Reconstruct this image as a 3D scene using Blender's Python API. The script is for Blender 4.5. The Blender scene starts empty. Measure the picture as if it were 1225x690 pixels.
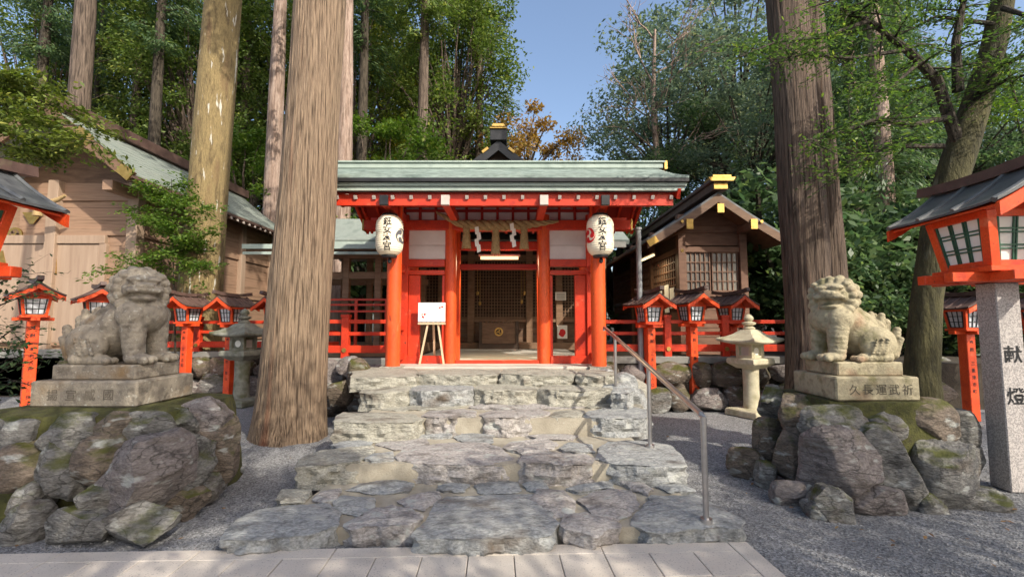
import bpy, bmesh, math, random
import numpy as np
from mathutils import Vector, Matrix, noise
R = math.radians
rnd = random.Random(7)
SC = bpy.context.scene
COL = SC.collection

# ------------------------------------------------------------------ camera, sky, sun, exposure
F, CX, CY, EYE = 560.0, 612.5, 345.0, 1.55
PITCH = math.atan(43.0 / F)
cd = bpy.data.cameras.new('camera'); cam = bpy.data.objects.new('camera', cd); COL.objects.link(cam)
cam.location = (0, 0, EYE); cam.rotation_euler = (R(90) + PITCH, 0, 0)
cd.sensor_width = 36; cd.lens = 36 * F / 1225.0; cd.clip_start = 0.05; cd.clip_end = 1000
SC.camera = cam
SUN_AZ, SUN_EL = R(40), R(37)            # behind the camera, to its right
w = bpy.data.worlds.new('World'); SC.world = w; w.use_nodes = True
nt = w.node_tree; bg = nt.nodes['Background']
sky = nt.nodes.new('ShaderNodeTexSky'); sky.sky_type = 'NISHITA'; sky.sun_disc = False
sky.sun_elevation = SUN_EL; sky.sun_rotation = R(140); sky.air_density = 1.0; sky.dust_density = 3.0; sky.ozone_density = 1.0
nt.links.new(sky.outputs[0], bg.inputs[0]); bg.inputs[1].default_value = 0.15
sl = bpy.data.lights.new('sun', 'SUN'); sun = bpy.data.objects.new('sun', sl); COL.objects.link(sun)
sl.energy = 3.2; sl.angle = R(0.55); sl.color = (1.0, 0.93, 0.80)
sv = Vector((math.sin(SUN_AZ) * math.cos(SUN_EL), -math.cos(SUN_AZ) * math.cos(SUN_EL), math.sin(SUN_EL)))
sun.rotation_euler = sv.to_track_quat('Z', 'Y').to_euler(); sun.location = sv * 60
SC.view_settings.view_transform = 'Standard'; SC.view_settings.look = 'None'
SC.view_settings.exposure = 0.82; SC.view_settings.gamma = 1.0; SC.view_settings.use_curve_mapping = False
SC.cycles.max_bounces = 6; SC.cycles.transparent_max_bounces = 4
SC.cycles.diffuse_bounces = 4
SC.cycles.sample_clamp_indirect = 6.0

# ------------------------------------------------------------------ helpers
def ray(px, py):
    cx, cy = (px - CX) / F, (CY - py) / F
    c, s = math.cos(PITCH), math.sin(PITCH)
    return Vector((cx, c - cy * s, s + cy * c))
def P(px, py, Y):
    d = ray(px, py); t = Y / d.y
    return Vector((d.x * t, Y, EYE + d.z * t))
def PZ(px, py, z=0.0):
    d = ray(px, py); t = (z - EYE) / d.z
    return Vector((d.x * t, d.y * t, z))

def tag(o, label=None, cat=None, group=None, kind=None):
    if label: o['label'] = label
    if cat: o['category'] = cat
    if group: o['group'] = group
    if kind: o['kind'] = kind
    return o
def thing(name, label, cat, loc=(0, 0, 0), rz=0.0, group=None):
    o = bpy.data.objects.new(name, None); o.empty_display_size = 0.2
    COL.objects.link(o); o.location = loc; o.rotation_euler = (0, 0, rz)
    return tag(o, label, cat, group)
def link(name, me, mat, parent=None):
    o = bpy.data.objects.new(name, me); COL.objects.link(o)
    if mat is not None and len(me.materials) == 0: me.materials.append(mat)
    if parent: o.parent = parent
    return o
def dup(o, parent=None):
    c = o.copy(); COL.objects.link(c)
    c.parent = parent
    for ch in list(o.children): dup(ch, c)
    return c
def base_of(parent):
    v = Vector((0, 0, 0))
    while parent: v += parent.location; parent = parent.parent
    return v

class MB:
    """collects boxes, bars, tubes, lathes ... into one mesh"""
    def __init__(s, M=None): s.v = []; s.f = []; s.M = M or Matrix.Identity(4); s.sm = []
    def add(s, verts, faces, smooth=False):
        n = len(s.v)
        s.v += [s.M @ Vector(v) for v in verts]
        s.f += [[i + n for i in f] for f in faces]; s.sm += [smooth] * len(faces)
        return s
    def box(s, c, d, rz=0.0, rx=0.0, ry=0.0, taper=1.0):
        m = Matrix.Translation(c) @ Matrix.Rotation(rz, 4, 'Z') @ Matrix.Rotation(ry, 4, 'Y') @ Matrix.Rotation(rx, 4, 'X')
        x, y, z = d[0] / 2, d[1] / 2, d[2] / 2; t = taper
        vs = [(-x, -y, -z), (x, -y, -z), (x, y, -z), (-x, y, -z), (-x*t, -y*t, z), (x*t, -y*t, z), (x*t, y*t, z), (-x*t, y*t, z)]
        return s.add([m @ Vector(v) for v in vs], [(3, 2, 1, 0), (4, 5, 6, 7), (0, 1, 5, 4), (1, 2, 6, 5), (2, 3, 7, 6), (3, 0, 4, 7)])
    def span(s, a, b):
        a, b = Vector(a), Vector(b)
        return s.box((a + b) / 2, [abs(q) for q in (b - a)])
    def bar(s, a, b, wd, ht, up=(0, 0, 1)):
        a, b = Vector(a), Vector(b); d = (b - a).normalized(); u = Vector(up)
        if abs(d.dot(u)) > 0.99: u = Vector((0, 1, 0))
        x = d.cross(u).normalized(); u = x.cross(d)
        x *= wd / 2; u *= ht / 2
        vs = [a - x - u, a + x - u, a + x + u, a - x + u, b - x - u, b + x - u, b + x + u, b - x + u]
        return s.add(vs, [(0, 1, 2, 3), (7, 6, 5, 4), (1, 0, 4, 5), (2, 1, 5, 6), (3, 2, 6, 7), (0, 3, 7, 4)])
    def tube(s, pts, rad, seg=12, cap=True, smooth=True):
        pts = [Vector(p) for p in pts]
        if not hasattr(rad, '__len__'): rad = [rad] * len(pts)
        vs, fs = [], []; ref = Vector((0.3, 1, 0.1))
        for i, p in enumerate(pts):
            d = (pts[min(i + 1, len(pts) - 1)] - pts[max(i - 1, 0)]).normalized()
            if abs(d.dot(ref)) > 0.95: ref = Vector((1, 0, 0.2))
            x = d.cross(ref).normalized(); y = d.cross(x).normalized()
            for k in range(seg):
                a = 2 * math.pi * k / seg
                vs.append(p + (x * math.cos(a) + y * math.sin(a)) * rad[i])
        for i in range(len(pts) - 1):
            for k in range(seg):
                k2 = (k + 1) % seg
                fs.append((i * seg + k, i * seg + k2, (i + 1) * seg + k2, (i + 1) * seg + k))
        s.add(vs, fs, smooth)
        if cap:
            n = (len(pts) - 1) * seg
            s.add(vs[:seg], [tuple(range(seg))[::-1]]); s.add(vs[n:], [tuple(range(seg))])
        return s
    def lathe(s, prof, c=(0, 0, 0), seg=24, smooth=True, flip=False):
        c = Vector(c); vs, fs = [], []
        for r, z in prof:
            for k in range(seg):
                a = 2 * math.pi * k / seg
                vs.append(c + Vector((r * math.cos(a), r * math.sin(a), z)))
        for i in range(len(prof) - 1):
            for k in range(seg):
                k2 = (k + 1) % seg
                fs.append((i * seg + k, i * seg + k2, (i + 1) * seg + k2, (i + 1) * seg + k))
        return s.add(vs, fs, smooth)
    def prism(s, poly, z0, z1):
        n = len(poly)
        vs = [(p[0], p[1], z0) for p in poly] + [(p[0], p[1], z1) for p in poly]
        fs = [tuple(range(n))[::-1], tuple(range(n, 2 * n))] + [(i, (i + 1) % n, n + (i + 1) % n, n + i) for i in range(n)]
        return s.add(vs, fs)
    def prism_y(s, poly, y0, y1):
        """polygon in x,z swept along y"""
        n = len(poly)
        vs = [(p[0], y0, p[1]) for p in poly] + [(p[0], y1, p[1]) for p in poly]
        fs = [tuple(range(n)), tuple(range(n, 2 * n))[::-1]] + [(n + i, n + (i + 1) % n, (i + 1) % n, i) for i in range(n)]
        return s.add(vs, fs)
    def build(s, name, mat, parent=None, bevel=0.0, world=True, smooth=None, each=False):
        off = base_of(parent) if (parent and world) else Vector((0, 0, 0))
        me = bpy.data.meshes.new(name)
        me.from_pydata([v - off for v in s.v], [], s.f)
        bm = bmesh.new(); bm.from_mesh(me)
        bmesh.ops.remove_doubles(bm, verts=bm.verts, dist=1e-5)
        bmesh.ops.recalc_face_normals(bm, faces=bm.faces)
        if bevel > 0:
            es = [e for e in bm.edges if len(e.link_faces) == 2 and e.calc_face_angle(0) > 0.6]
            bmesh.ops.bevel(bm, geom=es, offset=bevel, segments=1, affect='EDGES', clamp_overlap=True)
        if each:
            left = set(bm.verts); groups = []
            while left:
                st = [next(iter(left))]; left.discard(st[0]); isl = set(st)
                while st:
                    v = st.pop()
                    for e in v.link_edges:
                        o2 = e.other_vert(v)
                        if o2 in left: left.discard(o2); isl.add(o2); st.append(o2)
                groups.append(isl)
            last = None
            groups.sort(key=lambda g_: min(v.index for v in g_))
            for isl in groups:
                idx = {v: i for i, v in enumerate(isl)}
                m2 = bpy.data.meshes.new(name); m2.from_pydata([v.co.copy() for v in idx], [], [[idx[v] for v in f.verts] for f in bm.faces if f.verts[0] in isl])
                last = link(name, m2, mat, parent)
            bm.free(); bpy.data.meshes.remove(me)
            return last
        bm.to_mesh(me); bm.free()
        if smooth or (smooth is None and any(s.sm)):
            me.polygons.foreach_set('use_smooth', [True] * len(me.polygons))
            try: me.set_sharp_from_angle(angle=R(38))
            except Exception: pass
        return link(name, me, mat, parent)

# ------------------------------------------------------------------ materials
MATS = {}
def mat(name, cols, scale=4.0, rough=0.7, bump=0.0, bscale=None, stretch=(1, 1, 1), metal=0.0, detail=6, spec=0.35, bdist=0.02, nrough=0.62,
        extra=None, contrast=(0.3, 0.7), emit=0.0, shift=True):
    m = bpy.data.materials.new(name); m.use_nodes = True; t = m.node_tree; N = t.nodes; L = t.links
    b = N['Principled BSDF']; b.inputs['Roughness'].default_value = rough; b.inputs['Metallic'].default_value = metal
    b.inputs['Specular IOR Level'].default_value = spec
    tc = N.new('ShaderNodeTexCoord'); mp = N.new('ShaderNodeMapping'); mp.inputs['Scale'].default_value = stretch
    L.new(tc.outputs['Object'], mp.inputs['Vector'])
    if shift:
        oi = N.new('ShaderNodeObjectInfo'); ml = N.new('ShaderNodeMath'); ml.operation = 'MULTIPLY'; ml.inputs[1].default_value = 37.0
        L.new(oi.outputs['Random'], ml.inputs[0]); L.new(ml.outputs[0], mp.inputs['Location'])
    no = N.new('ShaderNodeTexNoise'); no.inputs['Scale'].default_value = scale; no.inputs['Detail'].default_value = detail
    no.inputs['Roughness'].default_value = nrough
    L.new(mp.outputs[0], no.inputs['Vector'])
    cr = N.new('ShaderNodeValToRGB'); e = cr.color_ramp.elements
    cols = [tuple(c) + (1,) for c in cols]
    if len(cols) == 1: cols = cols * 2
    e[0].position = contrast[0]; e[0].color = cols[0]; e[1].position = contrast[1]; e[1].color = cols[-1]
    for i, c in enumerate(cols[1:-1]):
        q = e.new(contrast[0] + (contrast[1] - contrast[0]) * (i + 1) / (len(cols) - 1)); q.color = c
    L.new(no.outputs[0], cr.inputs[0])
    out = cr.outputs[0]
    if extra: out = extra(N, L, mp.outputs[0], out, tc)
    L.new(out, b.inputs['Base Color'])
    if bump > 0:
        n2 = N.new('ShaderNodeTexNoise'); n2.inputs['Scale'].default_value = bscale or scale * 4; n2.inputs['Detail'].default_value = 8
        n2.inputs['Roughness'].default_value = 0.65
        L.new(mp.outputs[0], n2.inputs['Vector'])
        bp = N.new('ShaderNodeBump'); bp.inputs['Strength'].default_value = bump; bp.inputs['Distance'].default_value = bdist
        L.new(n2.outputs[0], bp.inputs['Height']); L.new(bp.outputs[0], b.inputs['Normal'])
    if emit: 
        L.new(out, b.inputs['Emission Color']); b.inputs['Emission Strength'].default_value = emit
    MATS[name] = m
    return m

def blotch(col, scale, lo, hi, up=None, seed=3.1):
    """patches of another colour (lichen, moss, stain); up: only on faces that look upward"""
    def fn(N, L, vec, out, tc):
        n = N.new('ShaderNodeTexNoise'); n.inputs['Scale'].default_value = scale; n.inputs['Detail'].default_value = 5
        n.noise_dimensions = '4D'; n.inputs['W'].default_value = seed
        L.new(vec, n.inputs['Vector'])
        r = N.new('ShaderNodeMapRange'); r.inputs['From Min'].default_value = lo; r.inputs['From Max'].default_value = hi
        L.new(n.outputs[0], r.inputs['Value']); f = r.outputs[0]
        if up is not None:
            g = N.new('ShaderNodeNewGeometry'); sx = N.new('ShaderNodeSeparateXYZ'); L.new(g.outputs['Normal'], sx.inputs[0])
            r2 = N.new('ShaderNodeMapRange'); r2.inputs['From Min'].default_value = up[0]; r2.inputs['From Max'].default_value = up[1]
            L.new(sx.outputs[2], r2.inputs['Value'])
            mu = N.new('ShaderNodeMath'); mu.operation = 'MULTIPLY'; L.new(f, mu.inputs[0]); L.new(r2.outputs[0], mu.inputs[1]); f = mu.outputs[0]
        mx = N.new('ShaderNodeMix'); mx.data_type = 'RGBA'
        L.new(f, mx.inputs[0]); L.new(out, mx.inputs[6]); mx.inputs[7].default_value = tuple(col) + (1,)
        return mx.outputs[2]
    return fn
def chain(*fs):
    def fn(N, L, vec, out, tc):
        for f in fs: out = f(N, L, vec, out, tc)
        return out
    return fn

def cracks(col, scale, wdt, amt=0.75):
    def fn(N, L, vec, out, tc):
        n = N.new('ShaderNodeTexNoise'); n.inputs['Scale'].default_value = scale * 1.4; n.inputs['Detail'].default_value = 4; L.new(vec, n.inputs['Vector'])
        ad = N.new('ShaderNodeVectorMath'); ad.operation = 'MULTIPLY_ADD'; L.new(n.outputs['Color'], ad.inputs[0]); ad.inputs[1].default_value = (.35, .35, .35); L.new(vec, ad.inputs[2])
        v = N.new('ShaderNodeTexVoronoi'); v.feature = 'DISTANCE_TO_EDGE'; v.inputs['Scale'].default_value = scale; L.new(ad.outputs[0], v.inputs['Vector'])
        r = N.new('ShaderNodeMapRange'); r.inputs['From Min'].default_value = wdt; r.inputs['From Max'].default_value = 0; r.inputs['To Max'].default_value = amt; L.new(v.outputs['Distance'], r.inputs['Value'])
        mx = N.new('ShaderNodeMix'); mx.data_type = 'RGBA'; L.new(r.outputs[0], mx.inputs[0]); L.new(out, mx.inputs[6]); mx.inputs[7].default_value = tuple(col) + (1,)
        return mx.outputs[2]
    return fn
def grain(scale, lo, hi):
    def fn(N, L, vec, out, tc):
        n = N.new('ShaderNodeTexNoise'); n.inputs['Scale'].default_value = scale; n.inputs['Detail'].default_value = 3; L.new(vec, n.inputs['Vector'])
        r = N.new('ShaderNodeMapRange'); r.inputs['From Min'].default_value = .3; r.inputs['From Max'].default_value = .7; r.inputs['To Min'].default_value = lo; r.inputs['To Max'].default_value = hi; L.new(n.outputs[0], r.inputs['Value'])
        mx = N.new('ShaderNodeMix'); mx.data_type = 'RGBA'; mx.blend_type = 'MULTIPLY'; mx.inputs[0].default_value = 1; L.new(out, mx.inputs[6]); L.new(r.outputs[0], mx.inputs[7])
        return mx.outputs[2]
    return fn
RED = mat('vermilion_paint', [(0.50, 0.031, 0.012), (0.62, 0.053, 0.016)], 2.2, 0.42, 0.06, 30, spec=0.4,
          extra=chain(grain(55, .86, 1.12), blotch((0.30, 0.020, 0.014), 5, 0.56, 0.76), blotch((0.55, 0.13, 0.07), 9, 0.62, 0.78, seed=6.6), blotch((0.16, 0.03, 0.02), 16, 0.66, 0.74, seed=2.9)))
ORANGE = mat('orange_vermilion_paint', [(0.64, 0.056, 0.014), (0.77, 0.095, 0.019)], 2.4, 0.42, 0.05, 30, spec=0.4, extra=chain(grain(55, .86, 1.12), blotch((0.42, 0.034, 0.014), 5, 0.56, 0.76), blotch((0.70, 0.19, 0.09), 9, 0.62, 0.78, seed=6.6), blotch((0.2, 0.04, 0.02), 18, 0.67, 0.74, seed=2.9)))
REDP = mat('vermilion_pillar', [(0.62, 0.060, 0.014), (0.76, 0.105, 0.019)], 2.0, 0.40, 0.05, 30, spec=0.4, stretch=(1, 1, .35),
           extra=chain(grain(50, .86, 1.12), blotch((0.48, 0.038, 0.015), 5, 0.56, 0.78), blotch((0.72, 0.20, 0.08), 8, 0.62, 0.8, seed=6.6), blotch((0.25, 0.04, 0.02), 18, 0.67, 0.74, seed=2.9)))
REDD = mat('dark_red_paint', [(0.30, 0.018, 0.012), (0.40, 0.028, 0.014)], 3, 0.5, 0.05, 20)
WHITE = mat('white_board', [(0.66, 0.60, 0.57), (0.78, 0.73, 0.70)], 3, 0.7, 0.05, 30)
WCAP = mat('white_end_paint', [(0.42, 0.36, 0.32), (0.54, 0.48, 0.43)], 6, 0.6)
COPPER = mat('green_copper', [(0.12, 0.17, 0.152), (0.245, 0.30, 0.27), (0.165, 0.215, 0.19)], 1.1, 0.55, 0.08, 14, stretch=(1, 3, 3),
             extra=chain(grain(9, .75, 1.2), blotch((0.085, 0.115, 0.10), 3.5, 0.52, 0.72), blotch((0.30, 0.33, 0.29), 6, 0.6, 0.75, seed=4.9)))
COPPERL = mat('pale_copper_edge', [(0.27, 0.33, 0.29), (0.38, 0.44, 0.385)], 3, 0.5, 0.05, 14, extra=blotch((0.2, 0.25, 0.22), 6, 0.55, 0.75))
ROOFG = mat('grey_copper_roof', [(0.15, 0.18, 0.16), (0.24, 0.27, 0.24), (0.19, 0.21, 0.19)], 1.4, 0.55, 0.1, 12, stretch=(2, 1, 2),
            extra=blotch((0.30, 0.31, 0.26), 4, 0.6, 0.8))
BLACK = mat('black_metal', [(0.012, 0.012, 0.013), (0.03, 0.03, 0.032)], 5, 0.45, 0.04, 20)
ROOFD = mat('dark_slate_roof', [(0.085, 0.09, 0.093), (0.15, 0.155, 0.158)], 5, 0.42, 0.08, 18, metal=0.2, extra=blotch((0.20, 0.20, 0.19), 7, 0.58, 0.75))
BROOF = mat('brown_copper_roof', [(0.075, 0.045, 0.038), (0.14, 0.085, 0.07)], 6, 0.5, 0.1, 20, extra=blotch((0.16, 0.13, 0.08), 10, 0.6, 0.8))
GOLD = mat('gilt_brass', [(0.40, 0.25, 0.07), (0.58, 0.39, 0.13)], 10, 0.5, 0.15, 60, metal=1.0)
WOODL = mat('pale_cypress', [(0.17, 0.10, 0.062), (0.30, 0.19, 0.125), (0.225, 0.138, 0.088)], 2.2, 0.7, 0.08, 14, stretch=(.35, .35, 6),
            extra=blotch((0.30, 0.18, 0.12), 1.2, 0.5, 0.8))
WOODP = mat('bleached_door', [(0.27, 0.185, 0.13), (0.37, 0.27, 0.195)], 2, 0.65, 0.05, 20, stretch=(5, 5, .4))
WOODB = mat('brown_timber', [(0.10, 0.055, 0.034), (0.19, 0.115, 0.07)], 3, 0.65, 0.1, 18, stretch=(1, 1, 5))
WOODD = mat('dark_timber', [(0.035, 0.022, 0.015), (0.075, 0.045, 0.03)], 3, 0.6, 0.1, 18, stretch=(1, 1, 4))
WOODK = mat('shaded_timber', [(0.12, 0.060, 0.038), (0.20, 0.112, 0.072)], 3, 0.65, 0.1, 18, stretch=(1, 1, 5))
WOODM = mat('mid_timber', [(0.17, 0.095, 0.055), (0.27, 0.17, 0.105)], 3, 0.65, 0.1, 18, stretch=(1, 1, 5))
EASEL = mat('raw_pine', [(0.52, 0.40, 0.25), (0.62, 0.49, 0.33)], 6, 0.6, stretch=(5, 5, 1))
PAPERW = mat('white_paper', [(0.80, 0.77, 0.70), (0.86, 0.84, 0.78)], 5, 0.8)
PAPERL = mat('lantern_paper', [(0.80, 0.69, 0.50), (0.86, 0.77, 0.60)], 4, 0.65, 0.04, 20)
INK = mat('black_ink', [(0.012, 0.012, 0.014)], 5, 0.6)
INKG = mat('grey_ink', [(0.10, 0.10, 0.11)], 5, 0.7)
INKR = mat('red_ink', [(0.62, 0.02, 0.02)], 5, 0.6)
BLUEG = mat('window_paper', [(0.55, 0.58, 0.62), (0.70, 0.72, 0.75)], 6, 0.35, spec=0.5)
MUNTG = mat('green_muntin', [(0.025, 0.09, 0.055), (0.04, 0.13, 0.08)], 8, 0.45)
MUNTD = mat('dark_muntin', [(0.02, 0.03, 0.03), (0.035, 0.045, 0.04)], 8, 0.45)
GLASSD = mat('dark_window_glass', [(0.10, 0.09, 0.08), (0.20, 0.18, 0.16)], 1.5, 0.12, spec=0.7)
STEEL = mat('brushed_steel', [(0.42, 0.40, 0.39), (0.52, 0.50, 0.49)], 20, 0.3, metal=0.9)
GPOLE = mat('grey_paint', [(0.20, 0.21, 0.22), (0.27, 0.28, 0.29)], 8, 0.45)
ROPE = mat('rice_straw', [(0.26, 0.17, 0.075), (0.46, 0.33, 0.16)], 9, 0.85, 0.5, 60, stretch=(3, 3, 3))
TUBE = mat('lit_tube', [(1.0, 0.84, 0.42)], 4, 0.5, emit=.9)
TUBEW = mat('lit_warm_tube', [(1.0, 0.80, 0.45)], 4, 0.5, emit=1.0)
CONC = mat('weathered_concrete', [(0.16, 0.155, 0.14), (0.27, 0.26, 0.235)], 3, 0.85, 0.25, 25)
FLOORM = mat('pale_stone_floor', [(0.38, 0.35, 0.30), (0.52, 0.48, 0.42)], 3, 0.75, 0.12, 30)

# ---- text
def text_geo(ch, size, bold=0.0):
    cu = bpy.data.curves.new('t', 'FONT'); cu.body = ch; cu.size = size; cu.align_x = 'CENTER'; cu.resolution_u = 3; cu.offset = bold * size
    o = bpy.data.objects.new('t', cu); COL.objects.link(o)
    bpy.context.view_layer.update()
    dg = bpy.context.evaluated_depsgraph_get()
    me = bpy.data.meshes.new_from_object(o.evaluated_get(dg))
    vs = [Vector(v.co) for v in me.vertices]; fs = [list(p.vertices) for p in me.polygons]
    bpy.data.objects.remove(o); bpy.data.curves.remove(cu); bpy.data.meshes.remove(me)
    if vs:      # centre on its own box
        x0, x1 = min(v.x for v in vs), max(v.x for v in vs); y0, y1 = min(v.y for v in vs), max(v.y for v in vs)
        for v in vs: v.x -= (x0 + x1) / 2; v.y -= (y0 + y1) / 2
    return vs, fs
TCACHE = {}
def glyph(ch, size, bold=0.012):
    k = (ch, bold)
    if k not in TCACHE: TCACHE[k] = text_geo(ch, 1.0, bold)
    vs, fs = TCACHE[k]
    return [v * size for v in vs], fs
def write_flat(mb, s, org, right, up, size, step, thick=None):
    """vertical writing, first character at org"""
    org, right, up = Vector(org), Vector(right).normalized(), Vector(up).normalized()
    for i, ch in enumerate(s):
        if ch == ' ': continue
        vs, fs = glyph(ch, size)
        mb.add([org - up * (step * i) + right * v.x + up * v.y for v in vs], fs)

# ------------------------------------------------------------------ rocks
def rock_mat(name, cols, moss=None, lichen=True, rough=0.75, strata=(1, 1, 2.2), bump=0.9, ck=.75):
    fs = [grain(38, .70, 1.3), cracks((0.035, 0.03, 0.026), 2.3, .022, ck)]
    if lichen: fs.append(blotch((0.40, 0.40, 0.37), 6, 0.58, 0.66, seed=1.7))
    fs.append(blotch((0.10, 0.075, 0.055), 2.6, 0.55, 0.75, seed=8.2))
    if moss: fs.append(blotch(moss[0], 4.0, moss[1], moss[1] + 0.14, up=(moss[2], moss[2] + 0.5), seed=5.5))
    return mat(name, cols, 3.6, rough, bump, 11, strata, extra=chain(*fs), bdist=0.07, detail=10, nrough=.74, contrast=(.34, .66))
ROCKG = rock_mat('grey_rock', [(0.058, 0.054, 0.048), (0.205, 0.195, 0.18), (0.12, 0.113, 0.103)], moss=((0.07, 0.075, 0.015), 0.46, 0.15))
ROCKB = rock_mat('brown_rock', [(0.058, 0.046, 0.035), (0.185, 0.145, 0.112), (0.105, 0.083, 0.066)], moss=((0.075, 0.075, 0.015), 0.44, 0.1))
ROCKW = rock_mat('purple_grey_rock', [(0.085, 0.07, 0.066), (0.25, 0.215, 0.20), (0.15, 0.128, 0.12)], moss=((0.08, 0.08, 0.02), 0.56, 0.3))
STEPG = rock_mat('blue_grey_step', [(0.14, 0.143, 0.14), (0.34, 0.342, 0.332), (0.235, 0.238, 0.23)], strata=(1.0, 1.6, 1.8), ck=.25, bump=.7)
STEPP = rock_mat('pinkish_step', [(0.175, 0.158, 0.147), (0.385, 0.353, 0.33), (0.275, 0.25, 0.234)], strata=(1, 1.5, 2), ck=.25, bump=.7)
STEPC = rock_mat('cream_step', [(0.20, 0.188, 0.155), (0.38, 0.36, 0.30), (0.285, 0.27, 0.223)], strata=(1, 2, 3), lichen=False, ck=.3, bump=.7)
MORTAR = mat('sandy_mortar', [(0.27, 0.235, 0.18), (0.42, 0.375, 0.295)], 5, 0.9, 0.5, 60)
STATUE = mat('weathered_granite', [(0.12, 0.10, 0.078), (0.29, 0.25, 0.195), (0.19, 0.162, 0.127)], 9, 0.85, 0.5, 50,
             extra=chain(blotch((0.42, 0.40, 0.34), 26, 0.60, 0.70, seed=2.2), blotch((0.22, 0.13, 0.05), 3, 0.55, 0.75, seed=6.0), blotch((0.07, 0.06, 0.05), 6, 0.56, 0.74, seed=9.0)))
STATUEY = mat('yellowed_granite', [(0.15, 0.125, 0.08), (0.38, 0.33, 0.22), (0.25, 0.21, 0.14)], 8, 0.85, 0.5, 50,
              extra=chain(blotch((0.16, 0.145, 0.07), 6, 0.54, 0.70, seed=2.2), blotch((0.28, 0.16, 0.10), 3, 0.55, 0.75, seed=6.0)))
GRANITE = mat('speckled_granite', [(0.33, 0.29, 0.27), (0.55, 0.50, 0.47), (0.22, 0.20, 0.19), (0.5, 0.46, 0.44)], 70, 0.7, 0.15, 90, detail=3)
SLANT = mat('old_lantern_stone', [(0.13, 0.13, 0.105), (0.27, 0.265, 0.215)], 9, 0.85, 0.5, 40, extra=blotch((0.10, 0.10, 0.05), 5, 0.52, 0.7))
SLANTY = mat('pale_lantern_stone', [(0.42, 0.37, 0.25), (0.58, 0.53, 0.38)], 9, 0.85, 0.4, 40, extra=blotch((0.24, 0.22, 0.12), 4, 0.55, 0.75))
MOSS = mat('moss', [(0.022, 0.020, 0.012), (0.075, 0.075, 0.020), (0.036, 0.028, 0.018)], 6, 0.95, 0.9, 60)
SOIL = mat('dark_soil', [(0.035, 0.028, 0.02), (0.075, 0.06, 0.045)], 6, 0.95, 0.8, 40)

def boulder(c, size, seed, planes=11, sub=5, rot=None):
    rr = random.Random(seed); bm = bmesh.new(); bmesh.ops.create_icosphere(bm, subdivisions=sub, radius=1.0)
    pl = [(Vector((rr.gauss(0, 1), rr.gauss(0, 1), rr.gauss(0, 1))).normalized(), rr.uniform(0.66, 0.9)) for _ in range(planes)]
    off = Vector((rr.uniform(0, 99), rr.uniform(0, 99), rr.uniform(0, 99)))
    rm = Matrix.Rotation(rr.uniform(-.35, .35), 3, 'Z') @ Matrix.Rotation(rr.uniform(-.25, .25), 3, 'Y')
    s = Vector(size) * 0.53; c = Vector(c)
    for v in bm.verts:
        p = v.co.copy()
        k = (abs(p.x) ** 3.2 + abs(p.y) ** 3.2 + abs(p.z) ** 2.8) ** (1 / 2.8); p /= max(k, .3); p *= .95
        for n, d in pl:
            e = p.dot(n) - d
            if e > 0: p -= n * e * 0.97
        p += p.normalized() * (noise.noise(p * 1.6 + off) * 0.08 - abs(noise.noise(p * 3.0 + off)) * 0.06 - abs(noise.noise(Vector((p.x * 6, p.y * 6, p.z * 11)) + off)) * 0.035 + noise.noise(p * 22 + off) * .012)
        p = rm @ p
        v.co = c + Vector((p.x * s.x, p.y * s.y, p.z * s.z))
    vs = [v.co.copy() for v in bm.verts]; fs = [[v.index for v in f.verts] for f in bm.faces]; bm.free()
    return vs, fs
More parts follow.
